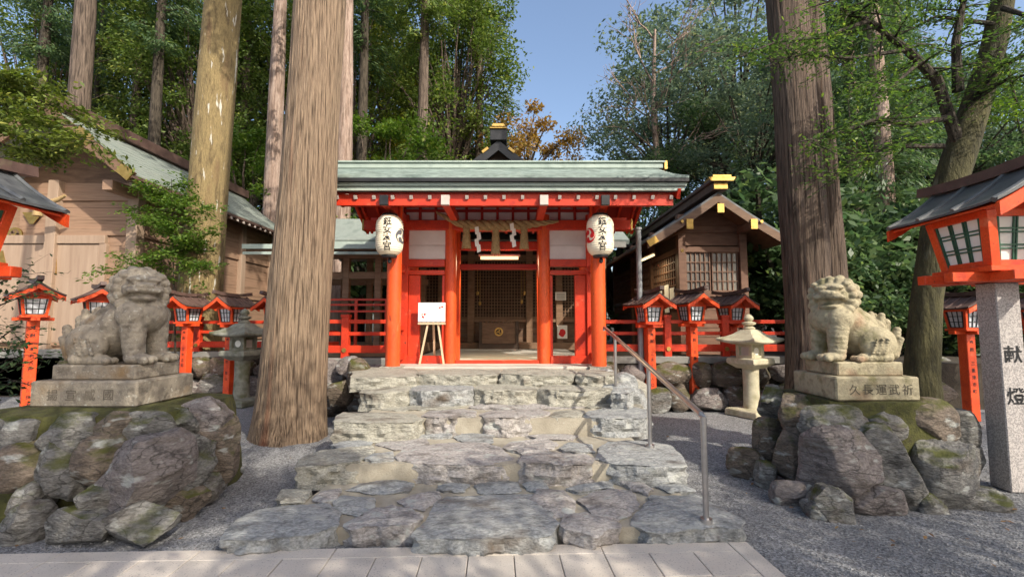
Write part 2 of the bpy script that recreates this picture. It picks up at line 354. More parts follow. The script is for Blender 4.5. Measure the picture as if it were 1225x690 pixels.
def slab(poly, ztop, zbot, seed, bulge=0.02, rim=0.03, n=110, lean=0.02):
    """flat-topped natural stone from a world outline: cleft top, broken upright faces"""
    rr = random.Random(seed); off = Vector((rr.uniform(0, 99), rr.uniform(0, 99), rr.uniform(0, 99)))
    pts = [Vector((p[0], p[1], 0)) for p in poly]; c = sum(pts, Vector()) / len(pts)
    seg = [(pts[(i + 1) % len(pts)] - pts[i]).length for i in range(len(pts))]; tot = sum(seg); out = []
    for k in range(n):
        d = tot * k / n; i = 0
        while d > seg[i] and i < len(seg) - 1: d -= seg[i]; i += 1
        out.append(pts[i].lerp(pts[(i + 1) % len(pts)], d / seg[i] if seg[i] else 0))
    for _ in range(1): out = [(out[k - 1] + out[k] * 2 + out[(k + 1) % n]) / 4 for k in range(n)]
    out = [p + Vector((noise.noise(p * 6 + off), noise.noise(p * 6 - off), 0)) * 0.022 + Vector((noise.noise(p * 21 + off), noise.noise(p * 21 - off), 0)) * 0.009 for p in out]
    h = ztop - zbot; tilt = Vector((rr.uniform(-.025, .025), rr.uniform(-.02, .04)))
    ka = rr.choice((.15, .25, .35, .9)); ang = rr.uniform(-.5, .5); ca, sa = math.cos(ang), math.sin(ang)
    rings = [(1.0 + lean * (1 - u), zbot + (h * .93) * u, 1) for u in (0, .2, .4, .6, .8)] + [(1.0, ztop - h * .05, .9), (.996, ztop - h * .01, .6), (.985, ztop, .2)] + [(1 - u, ztop + bulge * min(1, u * 2.2), 0) for u in (.10, .16, .23, .31, .4, .5, .6, .7, .8, .9)]
    vs, fs = [], []
    for s_, z, k in rings:
        for p in out:
            q = c + (p - c) * s_
            rx, ry = q.x * ca - q.y * sa, q.x * sa + q.y * ca
            st = abs(noise.noise(Vector((rx * 2.6, ry * 13, 0)) + off)) * .034 * ka + abs(noise.noise(Vector((rx * 8, ry * 34, 3)) + off)) * .014 * ka
            nz = noise.noise(Vector((q.x * 2.2, q.y * 2.2, 0)) + off) * .030 * (.4 + .6 * ka) - st + .012 * ka
            zz = z
            if z > zbot + h * .5: zz += nz * (1 if z >= ztop - h * .12 else .5) + (q - c).x * tilt.x + (q - c).y * tilt.y
            if k > 0:
                d = (q - c).normalized()
                q = q + d * k * (noise.noise(Vector((q.x * 8, q.y * 8, z * 20)) + off) * .045 - abs(noise.noise(Vector((q.x * 13, q.y * 13, z * 14)) + off)) * .05)
            vs.append(Vector((q.x, q.y, zz)))
    for i in range(len(rings) - 1):
        for k in range(n):
            k2 = (k + 1) % n; fs.append((i * n + k, i * n + k2, (i + 1) * n + k2, (i + 1) * n + k))
    b = (len(rings) - 1) * n
    vs.append(sum(vs[b:], Vector()) / n); m = len(vs) - 1
    for k in range(n): fs.append((b + k, b + (k + 1) % n, m))
    return vs, fs

# ------------------------------------------------------------------ foliage
def leaf_mat(name, c1, c2, c3=None, trans=0.35, rough=0.5):
    m = bpy.data.materials.new(name); m.use_nodes = True; N = m.node_tree.nodes; L = m.node_tree.links
    b = N['Principled BSDF']; b.inputs['Roughness'].default_value = rough; b.inputs['Specular IOR Level'].default_value = 0.3
    g = N.new('ShaderNodeNewGeometry'); cr = N.new('ShaderNodeValToRGB'); e = cr.color_ramp.elements
    e[0].color = tuple(c1) + (1,); e[1].color = tuple(c2) + (1,)
    if c3: q = e.new(0.88); q.color = tuple(c2) + (1,); e[2].color = tuple(c3) + (1,)
    L.new(g.outputs['Random Per Island'], cr.inputs[0]); L.new(cr.outputs[0], b.inputs['Base Color'])
    tr = N.new('ShaderNodeBsdfTranslucent'); hs = N.new('ShaderNodeHueSaturation'); hs.inputs['Value'].default_value = 1.5; hs.inputs['Saturation'].default_value = 1.15
    L.new(cr.outputs[0], hs.inputs['Color']); L.new(hs.outputs[0], tr.inputs[0])
    mx = N.new('ShaderNodeMixShader'); mx.inputs[0].default_value = trans
    L.new(b.outputs[0], mx.inputs[1]); L.new(tr.outputs[0], mx.inputs[2]); L.new(mx.outputs[0], N['Material Output'].inputs[0])
    return m
LF_CON = leaf_mat('conifer_needles', (0.06, 0.10, 0.024), (0.15, 0.21, 0.05), (0.28, 0.30, 0.07))
LF_OLIVE = leaf_mat('olive_needles', (0.07, 0.105, 0.02), (0.16, 0.20, 0.042), (0.27, 0.27, 0.06))
LF_BRI = leaf_mat('bright_leaves', (0.06, 0.12, 0.02), (0.14, 0.22, 0.04), (0.24, 0.28, 0.06), 0.42)
LF_DARK = leaf_mat('dark_evergreen_leaves', (0.042, 0.08, 0.038), (0.10, 0.155, 0.062), (0.19, 0.25, 0.085), 0.42, 0.4)
LF_CAM = leaf_mat('camphor_leaves', (0.075, 0.115, 0.08), (0.16, 0.21, 0.125), (0.26, 0.28, 0.13), 0.42)
LF_AUT = leaf_mat('autumn_leaves', (0.24, 0.14, 0.045), (0.36, 0.23, 0.075), (0.30, 0.27, 0.09), 0.4)
LF_GOLD = leaf_mat('yellow_green_leaves', (0.12, 0.14, 0.02), (0.25, 0.24, 0.04), (0.34, 0.27, 0.05), 0.42)

def leaf_mesh(name, cen, size, m, aspect=0.42, up=0.6, seed=0, axis=None, hang=0.0):
    rg = np.random.default_rng(seed); n = len(cen)
    nor = rg.normal(size=(n, 3)); nor[:, 2] = np.abs(nor[:, 2]) + up; nor /= np.linalg.norm(nor, axis=1)[:, None]
    t = rg.normal(size=(n, 3)) if axis is None else axis + rg.normal(size=(n, 3)) * 0.35
    t[:, 2] -= hang
    t -= nor * np.sum(t * nor, 1)[:, None]; t /= np.linalg.norm(t, axis=1)[:, None]
    b = np.cross(nor, t); s = (size * rg.uniform(0.65, 1.3, n))[:, None]
    v = np.stack([cen - t * s * .5, cen + b * s * aspect * .5 + t * s * .05, cen + t * s * .5 - nor * s * .08, cen - b * s * aspect * .5 + t * s * .05], 1).reshape(-1, 3)
    me = bpy.data.meshes.new(name); me.vertices.add(n * 4); me.vertices.foreach_set('co', v.astype(np.float32).ravel())
    me.loops.add(n * 4); me.loops.foreach_set('vertex_index', np.arange(n * 4, dtype=np.int32))
    me.polygons.add(n); me.polygons.foreach_set('loop_start', np.arange(0, n * 4, 4, dtype=np.int32)); me.polygons.foreach_set('loop_total', np.full(n, 4, dtype=np.int32))
    me.update(calc_edges=True); me.validate(); me.materials.append(m)
    return me

def bark(name, cols, zs=0.16, scale=7, bump=1.0, extra=None, fis=.62):
    dk = tuple(c * fis for c in cols[0]); ex = ([blotch(dk, scale * 2.0, .50, .62, seed=11.0)] if fis < 1 else []) + [grain(60, .75, 1.25)] + ([extra] if extra else [])
    return mat(name, cols, scale, 0.9, bump, scale * 2.2, (1.6, 1.6, zs), extra=chain(*ex), bdist=0.08, detail=9, nrough=.7, contrast=(.36, .66))
BK_MAIN = bark('pale_cedar_bark', [(0.19, 0.125, 0.08), (0.42, 0.30, 0.20), (0.31, 0.215, 0.14), (0.48, 0.36, 0.25)], .05, 20,
               extra=chain(blotch((0.24, 0.085, 0.045), 1.5, 0.57, 0.68, seed=4.4), blotch((0.20, 0.19, 0.09), 1.2, 0.56, 0.75, seed=7.7)))
BK_MOSSY = bark('mossy_bark', [(0.12, 0.085, 0.042), (0.25, 0.185, 0.085), (0.18, 0.13, 0.062)], .3, 6, .7, fis=1,
                extra=chain(blotch((0.50, 0.47, 0.40), 6, 0.63, 0.66, seed=2.0), blotch((0.13, 0.07, 0.04), 2.0, 0.58, 0.75, seed=3.0)))
BK_PALE = bark('smooth_pale_bark', [(0.25, 0.17, 0.13), (0.42, 0.32, 0.265)], .15, 6, .6, fis=.75)
BK_CEDAR = bark('red_brown_cedar_bark', [(0.075, 0.050, 0.036), (0.20, 0.145, 0.11), (0.135, 0.095, 0.07), (0.24, 0.155, 0.11)], .05, 17,
                extra=blotch((0.13, 0.12, 0.06), 1.5, 0.6, 0.75, seed=4.4))
BK_DARK = bark('dark_bark', [(0.035, 0.028, 0.02), (0.10, 0.08, 0.058)], .25, 6, .8)
BK_BG = bark('grey_brown_bark', [(0.075, 0.055, 0.042), (0.20, 0.15, 0.115)], .12, 8, .9)
BK_GREEN = bark('mossy_green_bark', [(0.035, 0.032, 0.016), (0.095, 0.085, 0.036)], .4, 6, .7, fis=1, extra=blotch((0.16, 0.15, 0.10), 5, 0.6, 0.72))

def trunk_geo(path, radii, seg=64, rows=90, flare=0.0, ridge=0.02, seed=0, lobes=6, fz=0.30, fa=15.0):
    """tapered trunk along a path, fissured bark in the mesh"""
    rr = random.Random(seed); off = Vector((rr.uniform(0, 50), rr.uniform(0, 50), rr.uniform(0, 50)))
    pts = [Vector(p) for p in path]; vs, fs = [], []
    for i in range(rows + 1):
        u = i / rows; u2 = u ** 1.25; q = u2 * (len(pts) - 1); k = min(int(q), len(pts) - 2); t = q - k
        c = pts[k].lerp(pts[k + 1], t); r = radii[k] * (1 - t) + radii[k + 1] * t
        hgt = c.z - pts[0].z
        for j in range(seg):
            a = 2 * math.pi * j / seg
            fl = flare * math.exp(-max(hgt, 0) / 0.35) * (1 + .35 * math.sin(a * lobes + seed) + .2 * math.sin(a * (lobes + 3) + 2 * seed))
            nv = Vector((math.cos(a) * fa * .35, math.sin(a) * fa * .35, hgt * fz)) + off
            d = (abs(noise.noise(nv * 1.0)) * 1.2 + abs(noise.noise(nv * 2.3)) * .7 - .5) * ridge + noise.noise(Vector((math.cos(a), math.sin(a), hgt * .5)) + off) * r * .06
            rad = r * (1 + fl) + d
            vs.append(c + Vector((math.cos(a) * rad, math.sin(a) * rad, 0)))
    for i in range(rows):
        for j in range(seg):
            j2 = (j + 1) % seg; fs.append((i * seg + j, i * seg + j2, (i + 1) * seg + j2, (i + 1) * seg + j))
    return vs, fs

def curve_pts(a, b, sag, n=8, wob=0.1, rr=rnd):
    a, b = Vector(a), Vector(b); L = (b - a).length; o = Vector((rr.uniform(0, 99),) * 3)
    return [a.lerp(b, i / n) + Vector((noise.noise(o + Vector((i * .5, 0, 0))) * wob * L * .4 * min(1, i / 2), noise.noise(o + Vector((0, i * .5, 0))) * wob * L * .4 * min(1, i / 2), -sag * 4 * (i / n) * (1 - i / n) + noise.noise(o + Vector((0, 0, i * .5))) * wob * L * .3 * min(1, i / 2))) for i in range(n + 1)]

# ------------------------------------------------------------------ THE SETTING
def gravel_extra(N, L, vec, out, tc):
    v = N.new('ShaderNodeTexVoronoi'); v.inputs['Scale'].default_value = 75; L.new(tc.outputs['Object'], v.inputs['Vector'])
    bw = N.new('ShaderNodeSeparateColor'); L.new(v.outputs['Color'], bw.inputs[0])
    mr = N.new('ShaderNodeMapRange'); mr.inputs['To Min'].default_value = 0.45; mr.inputs['To Max'].default_value = 1.55; L.new(bw.outputs[0], mr.inputs['Value'])
    mx = N.new('ShaderNodeMix'); mx.data_type = 'RGBA'; mx.blend_type = 'MULTIPLY'; mx.inputs[0].default_value = 1
    L.new(out, mx.inputs[6]); L.new(mr.outputs[0], mx.inputs[7])
    # leaf litter and soil away from the yard
    sx = N.new('ShaderNodeSeparateXYZ'); L.new(tc.outputs['Object'], sx.inputs[0])
    m2 = N.new('ShaderNodeMapRange'); m2.inputs['From Min'].default_value = 11; m2.inputs['From Max'].default_value = 13; L.new(sx.outputs[1], m2.inputs['Value'])
    m3 = N.new('ShaderNodeMix'); m3.data_type = 'RGBA'; L.new(m2.outputs[0], m3.inputs[0]); L.new(mx.outputs[2], m3.inputs[6]); m3.inputs[7].default_value = (0.06, 0.045, 0.028, 1)
    return m3.outputs[2]
GRAVEL = mat('grey_gravel', [(0.19, 0.188, 0.19), (0.28, 0.278, 0.28)], 0.9, 0.9, 0.9, 90, extra=chain(gravel_extra, blotch((0.055, 0.045, 0.035), 0.9, 0.66, 0.76)), shift=False, bdist=0.02)
def gz(x, y): return noise.noise(Vector((x * .8, y * .8, 3))) * .018 + .10 * math.exp(-(((x + 3.0) / 1.1) ** 2 + ((y - 6.5) / 1.0) ** 2))
def ground():
    mb = MB(); xs = [-120, -60, -30, -16] + [(-12 + i * .25) for i in range(97)] + [16, 30, 60, 120]
    ys = [-60, -30, -12] + [(-6 + i * .25) for i in range(97)] + [24, 40, 70, 120, 200]
    n = len(xs); vs = []
    for y in ys:
        for x in xs:
            z = gz(x, y) if abs(x) < 13 and -7 < y < 19 else 0
            vs.append((x, y, z - .01))
    fs = [(j * n + i, j * n + i + 1, (j + 1) * n + i + 1, (j + 1) * n + i) for j in range(len(ys) - 1) for i in range(n - 1)]
    mb.add(vs, fs, True); tag(mb.build('ground', GRAVEL), kind='structure')
    # loose pebbles on top of the gravel sheet
    rg = np.random.default_rng(5); N_ = 60000
    y = 2.9 + 5.3 * rg.random(N_) ** 1.25; x = (rg.random(N_) * 2 - 1) * (y * 1.12)
    s = rg.uniform(.004, .010, N_)
    z = np.array([gz(a, b) - .008 for a, b in zip(x, y)])
    octa = np.array([(1, 0, 0), (0, 1, 0), (-1, 0, 0), (0, -1, 0), (0, 0, .75)])
    ang = rg.random(N_) * 6.28; jit = rg.uniform(.6, 1.3, (N_, 5, 3))
    o = octa[None] * jit * s[:, None, None]; ca, sa = np.cos(ang)[:, None], np.sin(ang)[:, None]
    v = np.stack([o[..., 0] * ca - o[..., 1] * sa + x[:, None], o[..., 0] * sa + o[..., 1] * ca + y[:, None], o[..., 2] + z[:, None]], -1).reshape(-1, 3)
    tri = np.array([(0, 1, 4), (1, 2, 4), (2, 3, 4), (3, 0, 4)]); f = (np.arange(N_) * 5)[:, None, None] + tri[None]
    me = bpy.data.meshes.new('gravel'); me.from_pydata(v.tolist(), [], f.reshape(-1, 3).tolist())
    pm = leaf_mat('gravel_pebbles', (0.12, 0.12, 0.124), (0.25, 0.25, 0.255), (0.34, 0.335, 0.33), 0.0, 0.85)
    tag(link('gravel', me, pm), 'loose grey gravel spread over the forecourt', 'gravel', kind='stuff')
ground()

def fallen_leaves():
    rg = np.random.default_rng(12); n = 260; y = 3.1 + 5.0 * rg.random(n); x = (rg.random(n) * 2 - 1) * y * 1.1
    keep = ~((np.abs(x + .1) < 2.2) & (y < 7.6)); x, y = x[keep], y[keep]
    me = leaf_mesh('fallen_leaves', np.stack([x, y, np.full(len(x), .022)], -1), .045, leaf_mat('dry_leaves', (0.10, 0.05, 0.02), (0.26, 0.15, 0.06), (0.34, 0.25, 0.12), 0.1), .5, 6.0, 12)
    tag(link('fallen_leaves', me, None), 'dry brown leaves fallen on the grey gravel', 'leaves', kind='stuff')
fallen_leaves()
def paving():
    a, b = PZ(0, 668, 0), PZ(893, 653, 0); d = (b - a).normalized(); n = Vector((d.y, -d.x, 0))   # n points to the camera
    mb = MB(); rr = random.Random(3); top = .035
    def quad(u0, u1, v0, v1):
        h = top + rr.uniform(-.0015, .0015); g = .0025
        p = [b + d * (u0 + g) + n * (v0 + g), b + d * (u1 - g) + n * (v0 + g), b + d * (u1 - g) + n * (v1 - g), b + d * (u0 + g) + n * (v1 - g)]
        mb.prism([(q.x, q.y) for q in p][::-1], -.03, h)
    u = -.60
    quad(-.14, 0, 0, .95)
    k = 1
    while k * .95 < 5: quad(-.14, 0, k * .95, (k + 1) * .95); k += 1
    u = -.14
    while u > -9: quad(u - .9, u, 0, .14); u -= .9
    for r in range(14):
        u = -.14 - (.15 if r % 2 else 0)
        if r % 2: quad(u, -.14, .14 + r * .3, .44 + r * .3)
        while u > -9: quad(u - .3, u, .14 + r * .3, .44 + r * .3); u -= .3
    pv = mat('granite_paving', [(0.42, 0.37, 0.315), (0.55, 0.485, 0.42), (0.47, 0.415, 0.36)], 1.3, 0.8, 0.25, 160, extra=chain(blotch((0.28, 0.25, 0.23), 90, 0.58, 0.66), blotch((0.30, 0.27, 0.24), 1.2, 0.55, 0.8)), shift=False)
    tag(mb.build('paved_path', pv, bevel=.004), kind='structure')
    j = MB(); p = [b + n * .01, b - d * 9 + n * .01, b - d * 9 + n * 4.6, b + n * 4.6]
    j.add([(q.x, q.y, .016) for q in p], [(0, 1, 2, 3)]); tag(j.build('paving_joint_sand', SOIL), kind='structure')
paving()

ZP = .85
def terrace():
    mb = MB(); poly = [(-30, 10.25), (-3.95, 10.25), (-3.95, 8.25), (-2.1, 8.25), (-2.1, 7.45), (1.6, 7.45), (1.6, 8.75), (9, 8.75), (14, 10.0), (14, 60), (-30, 60)]
    mb.prism(poly, -.2, ZP - .02)
    tag(mb.build('terrace', SOIL), kind='structure')
    fl = MB(); fl.prism([(-2.0, 7.62), (1.5, 7.62), (1.5, 13.2), (-2.0, 13.2)], ZP - .06, ZP + .02)
    tag(fl.build('stone_floor', FLOORM, bevel=.01), kind='structure')
terrace()

# ------------------------------------------------------------------ stone staircase
def staircase():
    t = thing('stone_staircase', 'broad rustic staircase of irregular natural stone slabs rising to the red gate', 'staircase', PZ(590, 600, 0))
    L = [0.13, .30, .50, .70, .85]
    S = {
     0: [([(265,655),(268,640),(285,622),(310,610),(335,604),(390,601),(407,616),(405,632),(385,645),(340,651),(290,656)], STEPG),
         ([(410,636),(425,625),(443,612),(470,604),(490,609),(504,624),(499,636),(470,641),(425,643)], STEPP),
         ([(493,650),(508,628),(520,602),(535,592),(640,590),(653,600),(668,635),(660,653),(580,657),(500,656)], STEPG),
         ([(330,596),(338,585),(372,585),(366,600),(336,603)], STEPC), ([(372,597),(385,587),(410,583),(402,598),(385,602)], STEPP),
         ([(393,597),(410,592),(450,596),(448,607),(430,616),(404,612)], STEPG), ([(412,585),(430,577),(470,574),(497,578),(490,588),(440,590)], STEPG),
         ([(474,598),(500,590),(526,586),(527,595),(507,611),(490,607)], STEPP), ([(522,580),(540,575),(562,578),(558,586),(530,588)], STEPG),
         ([(565,580),(585,574),(617,575),(624,585),(612,590),(575,590)], STEPG), ([(624,579),(640,573),(656,576),(657,585),(640,588)], STEPG),
         ([(633,596),(645,587),(675,588),(690,600),(687,612),(660,620),(645,612)], STEPP),
         ([(670,632),(675,620),(700,614),(735,621),(740,636),(707,652),(676,642)], STEPP),
         ([(677,585),(700,578),(730,575),(734,583),(692,590)], STEPG),
         ([(690,598),(705,590),(730,584),(757,587),(764,600),(755,616),(735,625),(710,616)], STEPP),
         ([(737,577),(765,576),(781,585),(775,592),(757,586)], STEPP), ([(783,580),(815,577),(832,585),(800,589)], STEPG),
         ([(753,632),(768,610),(778,594),(832,590),(889,628),(888,640),(820,643),(775,645)], STEPG)],
     1: [([(353,575),(357,556),(366,548),(387,540),(440,535),(450,540),(440,556),(430,565),(385,570)], STEPC),
         ([(434,563),(447,546),(470,541),(473,553),(470,563),(447,569)], STEPG), ([(396,531),(410,525),(442,525),(446,532),(415,539)], STEPG),
         ([(449,531),(465,525),(510,524),(514,531),(472,538)], STEPP),
         ([(474,562),(478,546),(490,538),(540,531),(582,531),(602,541),(616,556),(611,567),(560,572),(510,570)], STEPP),
         ([(543,522),(560,516),(592,520),(592,530),(557,531)], STEPG),
         ([(617,563),(630,546),(660,539),(700,545),(714,555),(710,568),(670,573),(630,570)], STEPP),
         ([(600,536),(610,528),(650,525),(667,530),(655,541),(625,543)], STEPP), ([(668,537),(680,528),(708,530),(712,540),(690,543)], STEPG),
         ([(628,522),(655,518),(690,519),(690,525),(650,526)], STEPP), ([(456,522),(480,517),(540,517),(540,523),(480,524)], STEPG),
         ([(712,560),(717,540),(725,530),(760,527),(800,533),(818,556),(822,572),(780,574),(735,570)], STEPG)],
     2: [([(400,518),(403,503),(412,494),(450,493),(495,496),(505,505),(492,517),(440,520)], STEPC),
         ([(506,506),(515,492),(550,489),(569,495),(567,509),(540,513),(512,513)], STEPP),
         ([(574,503),(588,492),(640,489),(656,497),(651,508),(605,514),(580,512)], STEPP),
         ([(656,502),(665,491),(695,491),(701,500),(692,508),(665,509)], STEPC),
         ([(698,508),(704,496),(722,489),(760,488),(777,498),(772,513),(730,514)], STEPG),
         ([(445,488),(470,483),(520,482),(560,484),(540,489),(480,491)], STEPC), ([(560,487),(600,482),(660,482),(700,486),(650,489),(600,490)], STEPP),
         ([(700,487),(730,481),(765,482),(768,487),(735,489)], STEPC)],
     3: [([(431,479),(434,464),(450,459),(484,460),(492,468),(487,478),(455,482)], STEPC), ([(489,476),(496,463),(530,460),(564,463),(567,473),(540,479),(505,480)], STEPG),
         ([(568,474),(574,462),(610,459),(643,462),(646,473),(620,478),(580,478)], STEPC), ([(646,474),(652,462),(690,459),(728,462),(733,473),(700,479),(660,479)], STEPC),
         ([(731,478),(736,467),(754,465),(758,475),(750,481)], STEPG),
         ([(440,458),(480,453),(560,452),(560,458),(490,460)], STEPC), ([(563,458),(600,452),(690,452),(730,456),(690,459),(610,460)], STEPC)],
     4: [([(420,462),(423,447),(440,441),(495,440),(500,447),(497,458),(460,462)], STEPC), ([(499,457),(504,445),(550,441),(596,443),(600,452),(590,458),(530,459)], STEPC),
         ([(600,457),(604,444),(640,441),(686,443),(691,452),(684,459),(630,460)], STEPC), ([(690,458),(695,445),(712,442),(733,445),(737,455),(715,461)], STEPC)]}
    seed = 100; 
    for lv, lst in S.items():
        zt = L[lv]; zb = (0 if lv == 0 else L[lv - 1]) - .05
        for poly, m in lst:
            seed += 1; y0 = min(q[1] for q in poly); y1 = max(q[1] for q in poly); lim, hpx = [(632, 11), (553, 17), (505, 14), (472, 13), (450, 11)][lv]
            if y1 >= lim and y1 - y0 > 11: poly = [(x, y0 + (y - y0) * (y1 - y0 - min(hpx, (y1 - y0) * .6)) / (y1 - y0)) for x, y in poly]
            w_ = [PZ(x, y, zt) for x, y in poly]; cw = sum(w_, Vector()) / len(w_); gx = 1.05 if lv in (2, 3, 4) else 1.015
            w_ = [cw + Vector(((p - cw).x * gx, (p - cw).y, 0)) for p in w_]
            vs, fs = slab(w_, zt, zb, seed, bulge=.012 if lv else .02)
            MB().add(vs, fs, True).build('step_stone', m, t, smooth=True)
    # mortar and earth under and between the stones, one bed per tread
    bed = MB()
    for lv, (l, r, f, bk) in enumerate([(300, 880, 640, 560), (366, 810, 560, 500), (410, 768, 503, 470), (440, 748, 468, 447), (430, 730, 449, 436)]):
        z = L[lv] - .018; q = [PZ(l + 12, f, z) + Vector((0, .13, 0)), PZ(r - 12, f, z) + Vector((0, .13, 0))]; yb = 8.0 if lv > 1 else PZ(600, bk, z).y + .5
        k = 1.0
        bed.prism([(q[0].x, q[0].y), (q[1].x, q[1].y), (q[1].x - .08, yb), (q[0].x + .12, yb)], -.05, z + .001 * lv)
    bed.build('mortar_bed', MORTAR, t)
staircase()

# ------------------------------------------------------------------ rock mounds under the guardian lions
def mound(label, px0, rocks, core, moss_top, seed):
    t = thing('boulder_plinth', label, 'stone plinth', core[0])
    for i, (px, py, wd, ht, Y, m) in enumerate(rocks):
        c = P(px, py, Y); k = Y / F
        vs, fs = boulder(c + Vector((0, .10, 0)), (wd * k * 1.12, max(.26, min(wd, ht) * k * 1.05), ht * k * 1.16), seed + i)
        MB().add(vs, fs, True).build('boulder', m, t, smooth=True)
    x0, x1, y0, y1, z1 = core[1]
    mb = MB(); n = 26; vs = []; rings = [(.90, -.03), (.87, .25), (.84, .5), (.82, z1 - .12), (.78, z1 - .02), (.5, z1 + .0), (.1, z1 + .0)]
    c = Vector(((x0 + x1) / 2, (y0 + y1) / 2, 0))
    for s, z in rings:
        for k in range(n):
            a = 2 * math.pi * k / n; e = 5.0
            den = (abs(math.cos(a)) ** e + abs(math.sin(a)) ** e) ** (1 / e)
            x = math.cos(a) / den * (x1 - x0) / 2 * s; y = math.sin(a) / den * (y1 - y0) / 2 * s
            d = noise.noise(Vector((x * 3, y * 3, z * 4 + seed))) * .04
            vs.append(c + Vector((x * (1 + d), y * (1 + d), z + d * .5)))
    fs = [(i * n + k, i * n + (k + 1) % n, (i + 1) * n + (k + 1) % n, (i + 1) * n + k) for i in range(len(rings) - 1) for k in range(n)]
    fs.append(tuple((len(rings) - 1) * n + k for k in range(n)))
    mb.add(vs, fs, True).build('mossy_fill', MOSS, t)
    return t
G, B_, W_ = ROCKG, ROCKB, ROCKW
right_rocks = [(932,482,36,34,4.95,G),(962,498,38,44,4.62,B_),(1008,509,72,38,4.28,G),(1065,508,44,38,4.30,G),(1112,506,60,50,4.40,B_),
  (926,535,30,56,4.85,B_),(957,552,44,68,4.52,B_),(1010,563,76,88,4.14,W_),(1066,562,70,92,4.16,G),(1132,570,74,92,4.22,G),
  (923,576,26,34,4.55,G),(900,557,38,34,4.85,B_),(962,597,54,32,4.15,W_),(1004,612,44,52,3.86,G),(1052,601,64,42,3.98,W_),(1126,612,30,34,3.98,G),(1182,606,66,40,4.08,G),(984,618,18,24,3.85,G),
  (1150,520,40,60,4.7,G),(1160,560,40,60,4.62,G)]
left_rocks = [(12,521,52,42,3.72,G),(72,521,64,42,3.68,G),(122,519,46,40,3.72,B_),(166,517,54,38,3.80,G),(204,508,38,32,4.0,G),(240,506,56,50,4.25,ROCKW),
  (14,560,50,50,3.62,B_),(20,602,40,36,3.52,G),(60,566,58,68,3.60,G),(108,556,48,56,3.62,B_),(104,603,40,36,3.5,G),(160,568,86,86,3.60,W_),(216,553,58,70,3.92,G),(252,540,40,74,4.2,B_),
  (12,632,46,50,3.42,G),(86,634,70,46,3.40,G),(156,634,78,46,3.42,G),(208,602,54,42,3.85,B_),(240,585,34,36,4.1,G)]
mound('rough boulder plinth carrying the yellowish stone lion right of the stairs', 1020, right_rocks, (PZ(1030, 600, 0), (2.75, 4.2, 4.2, 5.45, .86)), None, 300)
mound('mossy boulder plinth carrying the grey stone lion left of the stairs', 130, left_rocks, (PZ(120, 600, 0), (-4.6, -2.62, 3.62, 5.2, .84)), None, 400)

